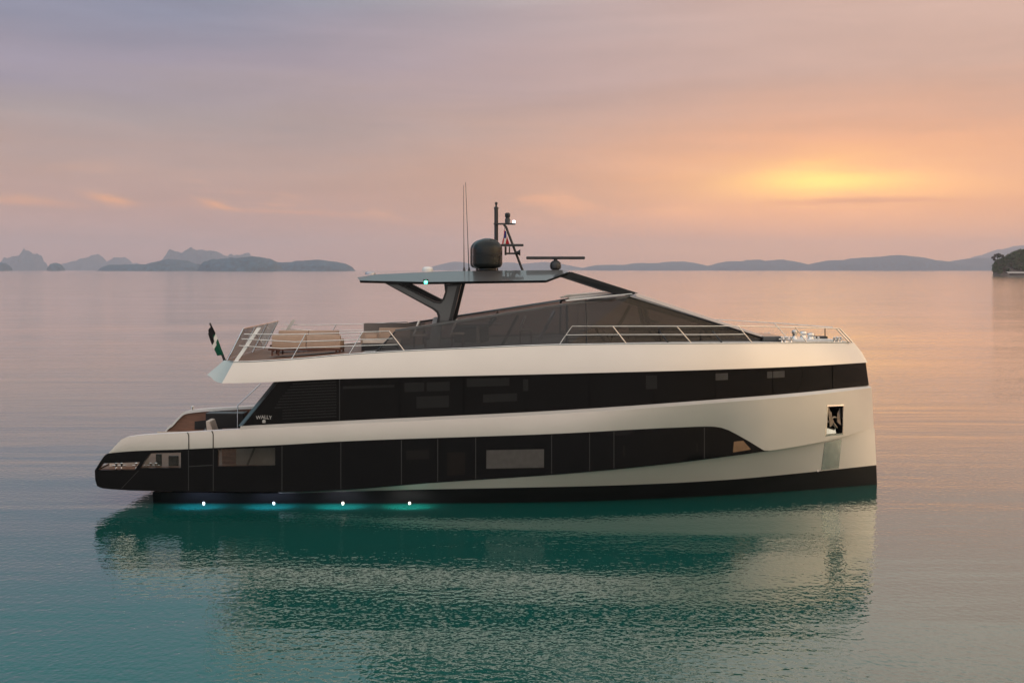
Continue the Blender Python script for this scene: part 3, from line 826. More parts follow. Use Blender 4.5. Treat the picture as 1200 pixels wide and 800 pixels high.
# windscreen
ws = MB()
tD, tE = gD+Vector((.05,0,.06)), gE+Vector((.0,0,.03))
ws.prism([tD, tE, Vector((tE.x,-tE.y,tE.z)), Vector((tD.x,-tD.y,tD.z))], (-.01,0,-.03)); ws.build('windscreen', mat('windscreen_glass', (.30,.29,.29), .10, spec=.8, coat=.8), Y)
rf = MB(); a_, b_ = P(690,352,-2.0), tD
rf.prism([Vector((a_.x,-2.2,b_.z-.12)), Vector((b_.x,-2.1,b_.z-.02)), Vector((b_.x,2.1,b_.z-.02)), Vector((a_.x,2.2,b_.z-.12))], (0,0,-.05)); rf.build('wheelhouse_roof', M_trim, Y)
# low black grab lines at the foot of the glass
for s in (-1, 1):
    f = MB(); f.tube([Vector((P(665,397.2,-2.6).x, s*2.6, P(665,397.2,-2.6).z)), Vector((P(704,396,-2.6).x, s*2.6, P(704,396,-2.6).z))], .03, 6); f.build('inner_grab_rail', M_trim, Y)
    for a in (706, 772, 835):
        f = MB(); p0, p1 = P(a, 386.5 if a < 800 else 388, -2.0), P(a+11, 401.5, -2.3)
        f.tube([Vector((p0.x, s*p0.y, p0.z)), Vector((p1.x, s*p1.y, p1.z))], .03, 6); f.build('inner_brace', M_trim, Y)
# dashboard
db = MB(); db.prism([Vector((4.4,-2.0,5.5)), Vector((8.3,-.9,5.5)), Vector((8.0,-.9,5.85)), Vector((5.4,-2.0,6.05)), Vector((4.4,-2.0,6.05))], (0, 2.0, 0)); db.build('dashboard', M_dash, Y)
hb_ = MB(); hb_.box((-2.2,.2,deck_z(-2)), (-.9,1.6,deck_z(-2)+.6)); hb_.build('wet_bar', M_dash, Y, bevel=.04)

# hardtop ------------------------------------------------------------------------
N = [P(421.5,328.6,-2.45), P(499,330.4,-2.85), P(640,328.4,-2.85), P(668,317.8,-2.35)]
Rg = [P(418.5,325,-2.15), P(440,321.6,-1.8), P(525,317.6,-1.5), P(660,316.3,-1.5)]
ht = MB()
f4 = lambda p: Vector((p.x, -p.y, p.z))
ht.add([N[0],N[1],N[2],N[3],Rg[0],Rg[1],Rg[2],Rg[3]], [(0,1,5,4),(1,2,6,5),(2,3,7,6)])
ht.add([Rg[0],Rg[1],f4(Rg[1]),f4(Rg[0])], [(0,1,2,3)]); ht.add([Rg[1],Rg[2],f4(Rg[2]),f4(Rg[1])], [(0,1,2,3)])
ht.add([Rg[2],Rg[3],f4(Rg[3]),f4(Rg[2])], [(0,1,2,3)]); ht.add([Rg[3],N[3],f4(N[3]),f4(Rg[3])], [(0,1,2,3)])
n0 = len(ht.v)
ht.add([f4(p) for p in (N[0],N[1],N[2],N[3],Rg[0],Rg[1],Rg[2],Rg[3])], [(0,4,5,1),(1,5,6,2),(2,6,7,3)])
ht.build('hardtop', M_roof, Y)
Nd = [p+Vector((0,.03,-.012)) for p in N]
Nl = [p+Vector((0,.10,-.085)) for p in N]
hu = MB(); hu.strip(Nd, Nl); hu.strip(Nl, [f4(p) for p in Nl]); hu.strip([f4(p) for p in Nl], [f4(p) for p in Nd])
hu.quad(Nd[0], Nl[0], f4(Nl[0]), f4(Nd[0])); hu.quad(Nd[0], f4(Nd[0]), f4(Rg[0])+Vector((.03,0,-.02)), Rg[0]+Vector((.03,0,-.02)))
hu.build('hardtop_underside', M_trim, Y)
# forward beams down to the windscreen
for s in (-1, 1):
    b_ = MB(); y_ = -2.3
    pts = [P(656,322.2,y_), P(670,318.6,y_), P(748,343.4,-2.15), P(738,346.2,-2.15), P(718,343.8,-2.15), P(663,325.6,y_)]
    b_.prism([Vector((p.x, s*abs(p.y), p.z)) for p in pts], (0, -s*.35, 0)); b_.build('hardtop_beam', M_trim, Y, bevel=.015)
# Y shaped supports
for s in (-1, 1):
    yy = -1.95
    poly = [(450.5,331.6),(468,332),(509,353),(515,354),(519,349.5),(521.5,342),(520.5,333),(540.5,333),(528.8,381),(511,381),(513,371),(511.5,366.5),(507,362.5)]
    pts = [P(a, b, yy) for a, b in poly]
    sb = MB(); sb.prism([Vector((p.x, s*abs(p.y), p.z)) for p in pts], (0, -s*.34, 0)); sb.build('hardtop_support', M_trim, Y)
    inner = [(455,333.2),(466,333.4),(508.5,355),(516.5,356),(521,351),(524,342),(524.5,335),(535.5,335),(524.5,380.5),(514.5,380.5),(516,370),(513.5,364.5),(508,360.5)]
    pts = [P(a, b, yy-.012) for a, b in inner]
    sb = MB(); sb.prism([Vector((p.x, s*abs(p.y), p.z)) for p in pts], (0, -s*.011, 0)); sb.build('support_face', M_graph, Y)
# small radomes, nav light
for (px, py, r, h_) in ((434,321.2,.20,.11),(501,317.8,.20,.18)):
    c = P(px, py, -1.2); mb = MB(); mb.lathe((c.x, -1.2, c.z-.02), [(r,0),(r,h_*.45),(r*.93,h_*.75),(r*.7,h_*.95),(r*.3,h_*1.03)], 20); mb.build('satellite_puck', M_frame if px < 450 else M_white, Y, smooth=True, angle=60)
c = P(499,330.6,-2.86); mb = MB(); mb.lathe((c.x, c.y-.02, c.z-.055), [(.03,-.01),(.055,.01),(.06,.05),(.055,.09),(.03,.11)], 12); mb.build('navigation_light', M_nav, Y, smooth=True)
mb = MB(); mb.box((c.x-.09, c.y-.0, c.z+.055), (c.x+.09, c.y+.06, c.z+.10)); mb.build('navigation_light_hood', M_trim, Y)
# whip antennas
for px0, px1, y0, yv in ((543.8,543.2,217,-.6),(549.6,545.6,213.5,-1.1)):
    mb = MB(); a_, b_ = P(px0,317.5,yv), P(px1,y0,yv); m_ = a_.lerp(b_, .3)
    mb.tube([a_-Vector((0,0,.06)), m_], .022, 6, .016); mb.tube([m_, b_], .015, 6, .009); mb.lathe((a_.x, a_.y, a_.z-.08), [(.05,0),(.05,.08),(.03,.2),(.02,.22)], 10)
    mb.build('whip_antenna', mat('mauve_grey_fibreglass', (.10,.075,.075), .5) if px0 < 545 else M_mast, Y, smooth=True, angle=50)
# satellite domes
def dome(px, y, ptop, pbot, rp):
    c = P(px, pbot, y); d = (y+CAM_D)/F; r = rp*d; H_ = (pbot-ptop)*d
    mb = MB(); prof = [(r*.55,-.10),(r*.62,-.02),(r*.60,.02),(r*.86,.06),(r*.97,.13),(r,.22),(r,H_-r*.78)]
    for k in range(1, 9):
        a = R(90*k/9.); prof.append((r*math.cos(a), H_-r*.78+r*.78*math.sin(a)))
    prof.append((.02, H_))
    mb.lathe((c.x, y, c.z), prof, 36)
    o = mb.build('satellite_dome', M_dome, Y, smooth=True, angle=60)
    return c, r
dome(571.2, -1.0, 279, 315.2, 17.6); dome(567.5, .6, 280, 315.2, 16.6)
# mast
mp0 = P(581.5,318,-.2)
mb = MB(); mb.tube([mp0-Vector((0,0,.05)), P(581.5,243,-.2)], .075, 12); mb.lathe(tuple(P(581.5,243,-.2)), [(.09,-.06),(.09,0),(.05,.01),(.03,.08),(.05,.12),(.05,.18),(.02,.2)], 12); mb.build('mast_pole', M_mast, Y, smooth=True, angle=40)
mb = MB(); a_, b_ = P(578.5,262.2,-.2), P(604,263.2,-.2); mb.box((a_.x, -.38, a_.z-.035), (b_.x, -.02, a_.z+.02)); mb.build('mast_platform', M_mast, Y, bevel=.01)
mb = MB()
for yv in (-.38, -.02): mb.tube([P(613,318.5,yv), P(593,266,yv), P(590.5,263.2,yv)], .045, 8)
mb.build('mast_brace', M_mast, Y, smooth=True)
c = P(594.8,261.8,-.2); mb = MB(); mb.lathe(tuple(c), [(.10,0),(.10,.16),(.075,.19),(.075,.22),(.10,.25),(.10,.36),(.06,.40)], 16); mb.build('mast_camera', M_mast, Y, smooth=True, angle=40)
c = P(602.3,260.2,-.2); mb = MB(); mb.lathe((c.x, c.y, c.z-.06), [(.04,.02),(.05,.03),(.05,.10),(.04,.12)], 12); mb.build('masthead_light', M_anch, Y, smooth=True)
mb = MB(); a_, b_ = P(587,287.2,-.5), P(613.5,287.2,-.5); mb.box((a_.x, -.62, a_.z-.05), (b_.x, -.42, a_.z+.04)); mb.build('mast_spreader', M_mast, Y, bevel=.02)
mb = MB(); mb.tube([P(592,297,-.5), P(609,297,-.5)], .035, 8); mb.tube([P(592.5,289,-.5), P(592.5,299,-.5)], .04, 8); mb.tube([P(597,289,-.5),P(597,297,-.5)], .025, 8)
q = P(606,296,-.5); mb.lathe((q.x, q.y, q.z), [(.03,-.1),(.05,.0),(.13,.12)], 14, 'x'); mb.build('loud_hailer', M_mast, Y, smooth=True, angle=40)
# open array radar
c = P(651,317,-.9); mb = MB(); mb.lathe((c.x, c.y, c.z-.05), [(.12,0),(.13,.08),(.19,.12),(.21,.22),(.19,.34),(.12,.40),(.07,.42),(.07,.50)], 24); rb = mb.build('radar', M_mast, Y, smooth=True, angle=40)
mb = MB(); a_, b_ = P(616.6,302.2,-.9), P(685.5,302.2,-.9); mb.box((a_.x, -1.0, a_.z-.055), (b_.x, -.8, a_.z+.055)); o = mb.build('radar_scanner', M_mast, rb, bevel=.04)

# bow: anchor pocket, steel chafe plate, deck gear ---------------------------------
from mathutils.bvhtree import BVHTree
def tree_of(o):
    bm = bmesh.new(); bm.from_mesh(o.data); b = BVHTree.FromBMesh(bm); bm.free(); return b
def hit(tr_, px, py, off=0.):
    o_ = Vector((0, -CAM_D, CAM_H)); d_ = (P(px, py, 0)-o_).normalized()
    p, n_, i_, q = tr_.ray_cast(o_, d_)
    if n_.dot(d_) > 0: n_ = -n_
    return p+n_*off
b_top, b_low = tree_of(TOP), tree_of(LOW)
ap_o = [(968.6,474.4),(989.4,473.6),(988.4,509.2),(966.6,511.0)]
ap_i = [(970.0,476.2),(988.1,475.4),(987.2,507.4),(968.3,509.2)]
rim = [hit(b_top, a, b) for a, b in ap_i]
# open the pocket in the hull skin on both sides
bm = bmesh.new(); bm.from_mesh(TOP.data)
for s in (-1, 1):
    q = [Vector((p.x, -s*p.y, p.z)) for p in rim]
    cen = sum(q, Vector())/4
    for i in range(4):
        a, b = q[i], q[(i+1) % 4]
        no = (b-a).cross(Vector((0,1,0))).normalized()
        geom = [f for f in bm.faces if f.calc_center_median().x > 9.5 and f.calc_center_median().y*s*-1 < 0]
        if s == -1: geom = [f for f in bm.faces if f.calc_center_median().x > 9.5 and f.calc_center_median().y < 0]
        else: geom = [f for f in bm.faces if f.calc_center_median().x > 9.5 and f.calc_center_median().y > 0]
        es = {e for f in geom for e in f.edges}; vs = {v for f in geom for v in f.verts}
        bmesh.ops.bisect_plane(bm, geom=list(geom)+list(es)+list(vs), plane_co=a, plane_no=no, dist=1e-5)
    dead = []
    for f in bm.faces:
        c = f.calc_center_median()
        if c.y*s <= 0 or c.x < 9: continue
        pts2 = [(p.x, p.z) for p in q]
        if inside((c.x, c.z), pts2): dead.append(f)
    bmesh.ops.delete(bm, geom=dead, context='FACES')
bm.to_mesh(TOP.data); bm.free()
for s in (-1, 1):
    S = lambda p: Vector((p.x, -s*p.y, p.z))
    inw = Vector((-.28, .62, 0))
    o_ = [hit(b_top, a, b, .004) for a, b in ap_o]; r_ = [hit(b_top, a, b, .012) for a, b in ap_i]
    d_ = [p+inw for p in rim]
    fr = MB()
    for i in range(4):
        n_ = (i+1) % 4
        fr.quad(S(o_[i]), S(o_[n_]), S(r_[n_]), S(r_[i])); fr.quad(S(r_[i]), S(r_[n_]), S(rim[n_]+inw*.12), S(rim[i]+inw*.12))
    pk = fr.build('anchor_pocket', M_steel, Y)
    bk = MB()
    for i in range(4):
        n_ = (i+1) % 4; bk.quad(S(rim[i]+inw*.12), S(rim[n_]+inw*.12), S(d_[n_]), S(d_[i]))
    bk.quad(*[S(p) for p in d_]); bk.build('pocket_liner', M_trim, pk)
    def Q(u, v, w_):                                # across, down, depth inside the pocket
        return S((rim[0].lerp(rim[1], u)).lerp(rim[3].lerp(rim[2], u), v)+inw*w_)
    an = MB()
    an.tube([Q(.30,.04,.45), Q(.34,.35,.25), Q(.50,.62,.15), Q(.72,.80,.12)], .075, 8, .05)
    an.prism([Q(.14,.10,.25), Q(.36,.22,.18), Q(.40,.66,.10), Q(.24,.74,.10)], Vector((.02,-.05 if s < 0 else .05,0)))
    an.prism([Q(.94,.08,.25), Q(.72,.26,.18), Q(.66,.58,.10), Q(.90,.70,.10)], Vector((.02,-.05 if s < 0 else .05,0)))
    an.tube([Q(.16,.58,.2), Q(.5,.40,.12), Q(.92,.48,.2)], .05, 8)
    an.build('anchor', M_anchor, pk, smooth=True, angle=40)
    rl = MB(); rl.prism([Q(.03,.74,.30), Q(.72,.72,.30), Q(.62,.985,.02), Q(.03,.985,.02)], Vector((.0,.02 if s < 0 else -.02,-.01))); rl.build('anchor_roller', M_plate, pk)
    pl = MB(); A_, B_ = [], []
    rows = []
    for v in np.linspace(0, 1, 5):
        row = []
        for u in np.linspace(0, 1, 5):
            xt, xb_ = 966.2+u*20.0, 962.2+u*20.4
            px = xt+(xb_-xt)*v; ya, yb_ = py_kn(px)+1.6, py_bt(px)-1.2
            row.append(S(hit(b_low, px, ya+(yb_-ya)*v, .012)))
        rows.append(row)
    for a_, b_ in zip(rows[:-1], rows[1:]): pl.strip(a_, b_)
    pl.build('chafe_plate', M_plate, Y, smooth=True)
for x, hh, r in ((10.55,.42,.10),(11.15,.33,.13)):
    for s in (-1, 1) if r > .1 else (-1,):
        mb = MB(); z_ = deck_z(x); y_ = s*.55
        mb.lathe((x, y_, z_), [(.22,0),(.22,.05),(.13,.08),(r,.12),(r*.75,hh*.6),(r*1.15,hh*.85),(r*1.05,hh),(.03,hh+.03)], 20); mb.build('windlass', M_steel, Y, smooth=True, angle=40)
mb = MB(); z_ = deck_z(11.6); mb.box((11.35,-.35,z_), (11.85,.1,z_+.22)); mb.build('windlass_motor', M_trim, Y, bevel=.04)
mb = MB(); z_ = deck_z(11.6); mb.tube([(11.75,-.3,z_), (11.75,-.3,z_+.5)], .02, 8); mb.build('deck_pin', M_trim, Y)
mb = MB(); z_ = deck_z(9.4); mb.box((9.25,-1.1,z_), (9.95,1.1,z_+.2)); mb.build('foredeck_locker', M_graph, Y, bevel=.03)
mb = MB(); z_ = deck_z(10); mb.box((10.05,-.9,z_), (11.9,.9,z_+.09)); mb.build('windlass_plinth', M_white, Y, bevel=.02)
for x, y_ in ((9.95,-1.35),(10.2,-1.15),(12.15,-.35),(12.4,.15),(9.95,1.35),(11.3,-.8)): 
    mb = MB(); z_ = deck_z(x)
    for dx in (-.07, .07): mb.lathe((x+dx, y_, z_), [(.05,0),(.04,.03),(.035,.16),(.055,.19),(.03,.22)], 10)
    mb.tube([(x-.18,y_,z_+.12),(x+.18,y_,z_+.12)], .022, 8); mb.build('deck_bollard', M_steel, Y, smooth=True, angle=50)
# small hull fittings
for px, py in ((726,563.6),(798,560.6),(958,551.4)):
    c = to_hull(px, py, h_bt, -.03) if px > 600 else to_hull(px, py, h_kn, -.01)
    mb = MB(); mb.lathe((c.x, c.y-.02, c.z), [(.03,0),(.03,.02),(.015,.04)], 12, 'y'); mb.build('skin_fitting', M_steel, Y, smooth=True, angle=40)

# underwater lights ----------------------------------------------------------------
for px, m, c_ in ((239,M_led,(.55,.62,1.)),(321,M_led,(.62,.66,1.)),(402,M_ledw,(.85,.80,.95)),(480,M_ledw,(.95,.85,.80))):
    x = (px-600)*39.5/F
    mb = MB(); mb.lathe((x, -h_wl(x)-.012, .012), [(.02,-.02),(.042,.0),(.042,.02),(.02,.03)], 16, 'y'); o = mb.build('underwater_light', m, Y, smooth=True, angle=50)
    ld = bpy.data.lights.new('water_glow_lamp', 'AREA'); ld.shape = 'ELLIPSE'; ld.size = 1.6; ld.size_y = .9; ld.energy = 26.; ld.color = c_  # unseen lamp added in the air above the water, for each light's glow
    lo_ = bpy.data.objects.new('water_glow_lamp', ld); COL.objects.link(lo_); lo_.location = (x, -h_wl(x)-.62, .30); lo_.rotation_euler = (R(17), 0, 0); lo_.parent = o
    lo_.matrix_parent_inverse = Matrix.Identity(4)

# cockpit: bar cabinet, rails on the steps ------------------------------------------
mb = MB(); a_, b_ = P(243.2,483,2.9), P(279,503.5,2.9); mb.box((a_.x, 2.6, zt), (b_.x+.3, 3.3, a_.z)); mb.build('cockpit_cabinet', M_trim, Y, bevel=.02)
for s in (1,):
    mb = MB()
    a_, b_, c_, d_ = P(278.5,499,2.0), P(278.5,475,2.0), P(306,449,2.0), P(284,491,1.2)
    mb.tube([Vector((v.x, s*v.y, v.z)) for v in (a_-Vector((0,0,.6)), b_, c_)], .022, 8)
    mb.tube([Vector((v.x, s*v.y, v.z)) for v in (d_-Vector((0,0,.3)), P(322,449,1.2))], .022, 8)
    mb.build('stair_handrail', M_steel, Y, smooth=True)
c = P(226,476.6,3.7); mb = MB(); mb.lathe((c.x, 3.65, c.z), [(.07,-.1),(.07,.02),(.03,.05)], 12); mb.build('cap_fitting', M_steel, Y, smooth=True)

# ------------------------------------------------------------------ loose things on board
def soft(mb, lo, hi): mb.box(lo, hi)
def sofa(name, x0, x1, yb, depth, facing, label, m, legs=True, backh=.78, parts=2, seat_m=None):
    """facing +1: the back is towards the camera"""
    xm = (x0+x1)/2; z0 = deck_z(xm)
    t = empty(name, (xm, yb+facing*depth/2, z0), label, 'sofa', 'sofas on the flybridge')
    def loc(lo, hi):
        lo = (lo[0]-xm, lo[1]-t.location.y, lo[2]-z0); hi = (hi[0]-xm, hi[1]-t.location.y, hi[2]-z0); return lo, hi
    ya, yz = sorted((yb, yb+facing*depth))
    mb = MB(); mb.box(*loc((x0-.12, ya, z0+.20), (x1, yz, z0+.27))); mb.build('base_frame', M_wood, t, bevel=.01)
    if legs:
        for lx in (x0-.02, x0+.2, x1-.2, x1-.06):
            for ly in (ya+.08, yz-.14):
                mb = MB(); mb.box(*loc((lx, ly, z0), (lx+.06, ly+.06, z0+.20))); mb.build('leg', M_wood, t)
    w_ = (x1-x0)/parts
    for k in range(parts):
        a, b = x0+k*w_+.006, x0+(k+1)*w_-.006
        y1, y2 = sorted((yb, yb+facing*.22))
        mb = MB(); mb.box(*loc((a, y1, z0+.27), (b, y2, z0+.27+backh))); mb.build('back_cushion', m, t, bevel=.05, smooth=True)
        y1, y2 = sorted((yb+facing*.225, yb+facing*depth))
        mb = MB(); mb.box(*loc((a, y1, z0+.275), (b, y2, z0+.58))); mb.build('seat_cushion', seat_m or m, t, bevel=.06, smooth=True)
    return t
pxx = lambda px, y: (px-600)*(y+CAM_D)/F
ys = -1.9
sofa('sofa', pxx(318,ys), pxx(399,ys), ys, 1.0, 1, 'beige sofa on dark wood legs, its back against the rails facing us', M_beige, backh=.48)
yf = 1.6
sofa('sofa', pxx(326,yf), pxx(397,yf), yf, -1.0, 1, 'beige sofa facing the wooden-legged one, low behind it on the aft flybridge', M_beige, backh=.50)
# dining settee forward of them
x0, x1 = pxx(425,.8), pxx(497,.8)
zf = deck_z(-6)
t = empty('settee', ((x0+x1)/2, .8, zf), 'taupe backed settee with beige seat under the aft edge of the hardtop', 'settee')
def R_(lo, hi): return ((lo[0]-t.location.x, lo[1]-.8, lo[2]-zf), (hi[0]-t.location.x, hi[1]-.8, hi[2]-zf))
mb = MB(); mb.box(*R_((x0,1.05,zf+.36),(x1,1.3,P(460,379,.8).z))); mb.build('backrest', M_taupe, t, bevel=.05, smooth=True)
mb = MB(); mb.box(*R_((x0,.1,zf+.12),(x1,1.04,zf+.62))); mb.build('seat_cushion', M_beige, t, bevel=.06, smooth=True)
mb = MB(); mb.box(*R_((x0+.05,.1,zf),(x1-.05,1.25,zf+.115))); mb.build('plinth', M_trim, t)
xs0 = pxx(424,-1.6); xs1 = pxx(470,-1.6)
t2 = empty('armchair', ((xs0+xs1)/2, -1.4, zf), 'cream seated low lounge chair behind the end of the near flybridge rail', 'armchair')
def R2(lo, hi): return ((lo[0]-t2.location.x, lo[1]+1.4, lo[2]-zf), (hi[0]-t2.location.x, hi[1]+1.4, hi[2]-zf))
mb = MB(); mb.box(*R2((xs0,-1.75,zf+.02),(xs1,-1.0,zf+.30))); mb.build('base', M_trim, t2, bevel=.03)
mb = MB(); mb.box(*R2((xs0+.05,-1.75,zf+.305),(xs1,-1.0,zf+.45))); mb.build('seat_cushion', M_pillow, t2, bevel=.05, smooth=True)
mb = MB(); mb.box(*R2((xs0+.55,-1.02,zf+.455),(xs1+.3,-.8,zf+.85))); mb.build('backrest', M_beige, t2, bevel=.05, smooth=True)
mb = MB(); mb.box(*R2((xs0+.05,-1.12,zf+.455),(xs0+.5,-1.0,zf+.62))); mb.build('armrest', M_beige, t2, bevel=.04, smooth=True)
# grey bar stool back / console end beside the support
c = P(508,379,-1.2)
t3 = empty('console', (c.x, -1.2, deck_z(-2.9)), 'pale grey slanted console beside the foot of the near hardtop support', 'console')
z3 = t3.location.z
mb = MB(); mb.prism([Vector((-.18,-.2,0)), Vector((.22,-.2,0)), Vector((.34,-.2,P(508,371,-1.2).z-z3)), Vector((.0,-.2,P(508,372,-1.2).z-z3))], (0,.5,0)); mb.build('console_body', mat('pale_grey_panel', (.42,.43,.44), .35), t3, bevel=.03)
mb = MB(); mb.tube([(.36,-.22,P(508,371,-1.2).z-z3-.5),(.42,-.22,P(508,371,-1.2).z-z3-.1),(.30,-.22,P(508,371,-1.2).z-z3+.05)], .02, 8); mb.build('console_handle', M_steel, t3, smooth=True)
# helm chairs in the wheelhouse
for i, (px, y_, lb) in enumerate(((775,-1.0,'grey helm chair behind the smoked wheelhouse glass, on the near side of its twin'),(768,.5,'grey helm chair behind the smoked wheelhouse glass, on the far side of its twin'))):
    x = pxx(px, y_)-.25; z0 = 5.45
    h_ = empty('helm_chair', (x, y_, z0), lb, 'helm chair', 'helm chairs in the wheelhouse')
    mb = MB(); mb.lathe((0,0,0), [(.25,0),(.25,.03),(.06,.06),(.06,.4)], 16); mb.build('pedestal', M_steel, h_, smooth=True, angle=40)
    mb = MB(); mb.box((-.28,-.28,.41),(.3,.28,.55)); mb.build('seat', M_seatgrey, h_, bevel=.05, smooth=True)
    mb = MB(); mb.prism([Vector((-.28,-.27,.50)), Vector((-.14,-.27,.50)), Vector((-.30,-.27,1.22)), Vector((-.42,-.27,1.22))], (0,.54,0)); mb.build('backrest', M_seatgrey, h_, bevel=.04, smooth=True)
    mb = MB(); mb.box((-.46,-.16,1.23),(-.32,.16,1.42)); mb.build('headrest', M_seatgrey, h_, bevel=.04, smooth=True)
    for s in (-1, 1):
        mb = MB(); mb.box((-.25,s*.32-.04,.70),(.15,s*.32+.04,.76)); mb.build('armrest', M_seatgrey, h_, bevel=.02)
# dinette seen through the side glass
x = pxx(560,-.6); z0 = deck_z(-1)
dt = empty('table', (x, -.6, z0), 'wooden table behind the smoked side glass of the flybridge', 'table')
mb = MB(); mb.box((-.9,-.5,.68),(.9,.5,.72)); mb.build('table_top', M_wood, dt, bevel=.01)
mb = MB(); mb.lathe((0,0,0), [(.3,0),(.3,.03),(.06,.06),(.06,.68)], 14); mb.build('pedestal', M_steel, dt, smooth=True, angle=40)
for i, (px, lb) in enumerate(((492,'first pale grey slatted chair behind the smoked side glass, at the aft end'),(536,'second pale grey chair behind the smoked side glass, beside the wooden table'),(616,'pale grey chair at the forward end of the table behind the smoked glass'))):
    x = pxx(px,-1.6); z0 = deck_z(x)
    ch = empty('dining_chair', (x, -1.6, z0), lb, 'chair', 'chairs behind the smoked glass')
    mb = MB(); mb.box((-.25,-.25,.42),(.25,.25,.48)); mb.build('seat', M_pillow, ch, bevel=.02, smooth=True)
    mb = MB(); mb.prism([Vector((-.24,-.25,.49)), Vector((-.18,-.25,.49)), Vector((.02,-.25,.98)), Vector((-.05,-.25,.98))], (0,.5,0)); mb.build('backrest', M_white, ch, bevel=.015)
    for lx in (-.22,.18):
        for ly in (-.22,.18):
            mb = MB(); mb.box((lx,ly,0),(lx+.04,ly+.04,.42)); mb.build('leg', M_wood, ch)
# cockpit lounge chair with cream cushion
c = P(246,503,.6); z0 = zt
lc_ = empty('lounge_chair', (c.x, .6, z0), 'cream lounge chair with a tilted back in the aft cockpit', 'chair')
mb = MB(); mb.box((-.45,-.4,.18),(.35,.4,.42)); mb.build('seat_cushion', M_pillow, lc_, bevel=.06, smooth=True)
zb = P(246,492,.6).z-z0
mb = MB(); mb.prism([Vector((.02,-.4,.40)), Vector((.36,-.4,.40)), Vector((.10,-.4,zb)), Vector((-.06,-.4,zb+.02))], (0,.8,0)); mb.build('backrest', M_pillow, lc_, bevel=.05, smooth=True)
mb = MB(); mb.box((-.72,-.38,.43),(-.22,.38,.62)); mb.build('cushion', M_pillow, lc_, bevel=.07, smooth=True)
for lx in (-.4,.28):
    for ly in (-.35,.3):
        mb = MB(); mb.box((lx,ly,0),(lx+.05,ly+.05,.18)); mb.build('leg', M_wood, lc_)

# flags -----------------------------------------------------------------------------
def flag_mesh(name, corners, stripes, nx, nz, fold, origin, label, across):
    """corners: top/bottom of hoist and of fly, hanging in soft folds; stripes: list of (from, to, material)"""
    t = []
    (a, b, c, d) = corners
    vs, fs = [], []
    for j in range(nz+1):
        v = j/nz
        for i in range(nx+1):
            u = i/nx
            p = a.lerp(b, v).lerp(c.lerp(d, v), u)
            p = p + Vector((.35*fold*math.sin(u*9+v*5), fold*math.sin(u*7.5+v*3.2)*(.3+.7*u), 0))
            vs.append(p-origin)
    me = bpy.data.meshes.new(name)
    for j in range(nz):
        for i in range(nx):
            q = j*(nx+1)+i; fs.append((q, q+1, q+nx+2, q+nx+1))
    me.from_pydata([tuple(v) for v in vs], [], fs)
    ms = []
    for k, f in enumerate(me.polygons):
        j, i = divmod(k, nx); m = stripes((i+.5)/nx, (j+.5)/nz)
        if m not in ms: ms.append(m)
        f.material_index = ms.index(m); f.use_smooth = True
    for m in ms: me.materials.append(m)
    o = bpy.data.objects.new(name, me); COL.objects.link(o); o.location = origin
    sd_ = o.modifiers.new('thickness', 'SOLIDIFY'); sd_.thickness = .004
    tag(o, label, 'flag')
    return o
c_gr, c_bk, c_wh, c_rd, c_bl = (mat(n_, c_, .85, spec=.1) for n_, c_ in (('green_cloth',(.008,.075,.045)),('black_cloth',(.012,.012,.014)),('white_cloth',(.62,.62,.60)),('red_cloth',(.45,.03,.04)),('navy_cloth',(.03,.035,.16))))
s0, s1 = P(263.5,419,-.6), P(246,378.5,-.6)
stf = MB(); stf.tube([s0-Vector((0,0,.12)), s1], .05, 10, .032); stf.build('flag_staff', M_trim, Y, smooth=True)
def ens(u, v):
    if abs(v-.50-.25*(u-.5)) < .09: return c_wh
    if v > .60: return c_gr
    return c_bk if u > .35 or v < .3 else c_gr
fl = flag_mesh('flag', (P(247.5,380,-.65), P(263,416,-.65), P(243.2,391,-1.0), P(254.5,416.5,-1.0)), ens, 28, 48, .05, P(262,417,-.6), 'dark green, black and white ensign drooping from the raked stern staff', 1)
def thai(u, v):
    return c_bl if .34 < v < .66 else (c_wh if .18 < v < .82 else c_rd)
def thai2(u, v):
    w_ = (u*.9+v*.35) % 1.0
    return c_rd if w_ < .2 or w_ > .82 else (c_wh if w_ < .36 or w_ > .68 else c_bl) if v < .55 else (c_rd if .25 < (w_*1.7 % 1) < .8 else c_wh)
flag_mesh('flag', (P(590.5,270,-.5), P(588.8,286,-.5), P(593.6,271,-.45), P(596.5,286,-.45)), thai2, 26, 34, .04, P(591,286,-.5), 'small red, white and blue courtesy flag hanging folded below the mast platform', 1)
hl = MB(); hl.tube([P(591.5,264.5,-.46), P(589.6,286.5,-.48)], .008, 6); hl.build('flag_halyard', M_trim, Y)

# ------------------------------------------------------------------ wooded headland on the right
D = 1600.; ky = D-CAM_D
def hx(px): return (px-600)*D/F
rnd = random.Random(11)
M_rock = mat('shore_rock', (.085,.062,.052), .9, var=.5, vscale=.15, bump=.6, bscale=.2)
prof = pchip([(1163,4),(1166,14),(1170,19),(1176,23),(1184,28),(1192,32),(1200,35),(1215,35),(1240,42),(1270,40),(1310,28),(1345,0)])
def hz(x, y):
    px = 600+x*F/(y+CAM_D)
    if px < 1163 or px > 1345: return -1.
    return max(-.5, prof(px)*1.2*max(0, 1-((y-ky-70)/95.)**2)**.6) if abs(y-ky-70) < 95 else -.5
hd = MB(); nx, ny = 70, 24
vs, fs = [], []
for j in range(ny+1):
    for i in range(nx+1):
        y = ky-28+196*j/ny; x = (hx(1160)+(hx(1350)-hx(1160))*i/nx)*(y+CAM_D)/D
        z = hz(x, y); vs.append((x, y, z*.72+(rnd.uniform(-.8,.8) if z > .5 else -.6)))
for j in range(ny):
    for i in range(nx):
        a = j*(nx+1)+i; fs.append((a, a+1, a+nx+2, a+nx+1))
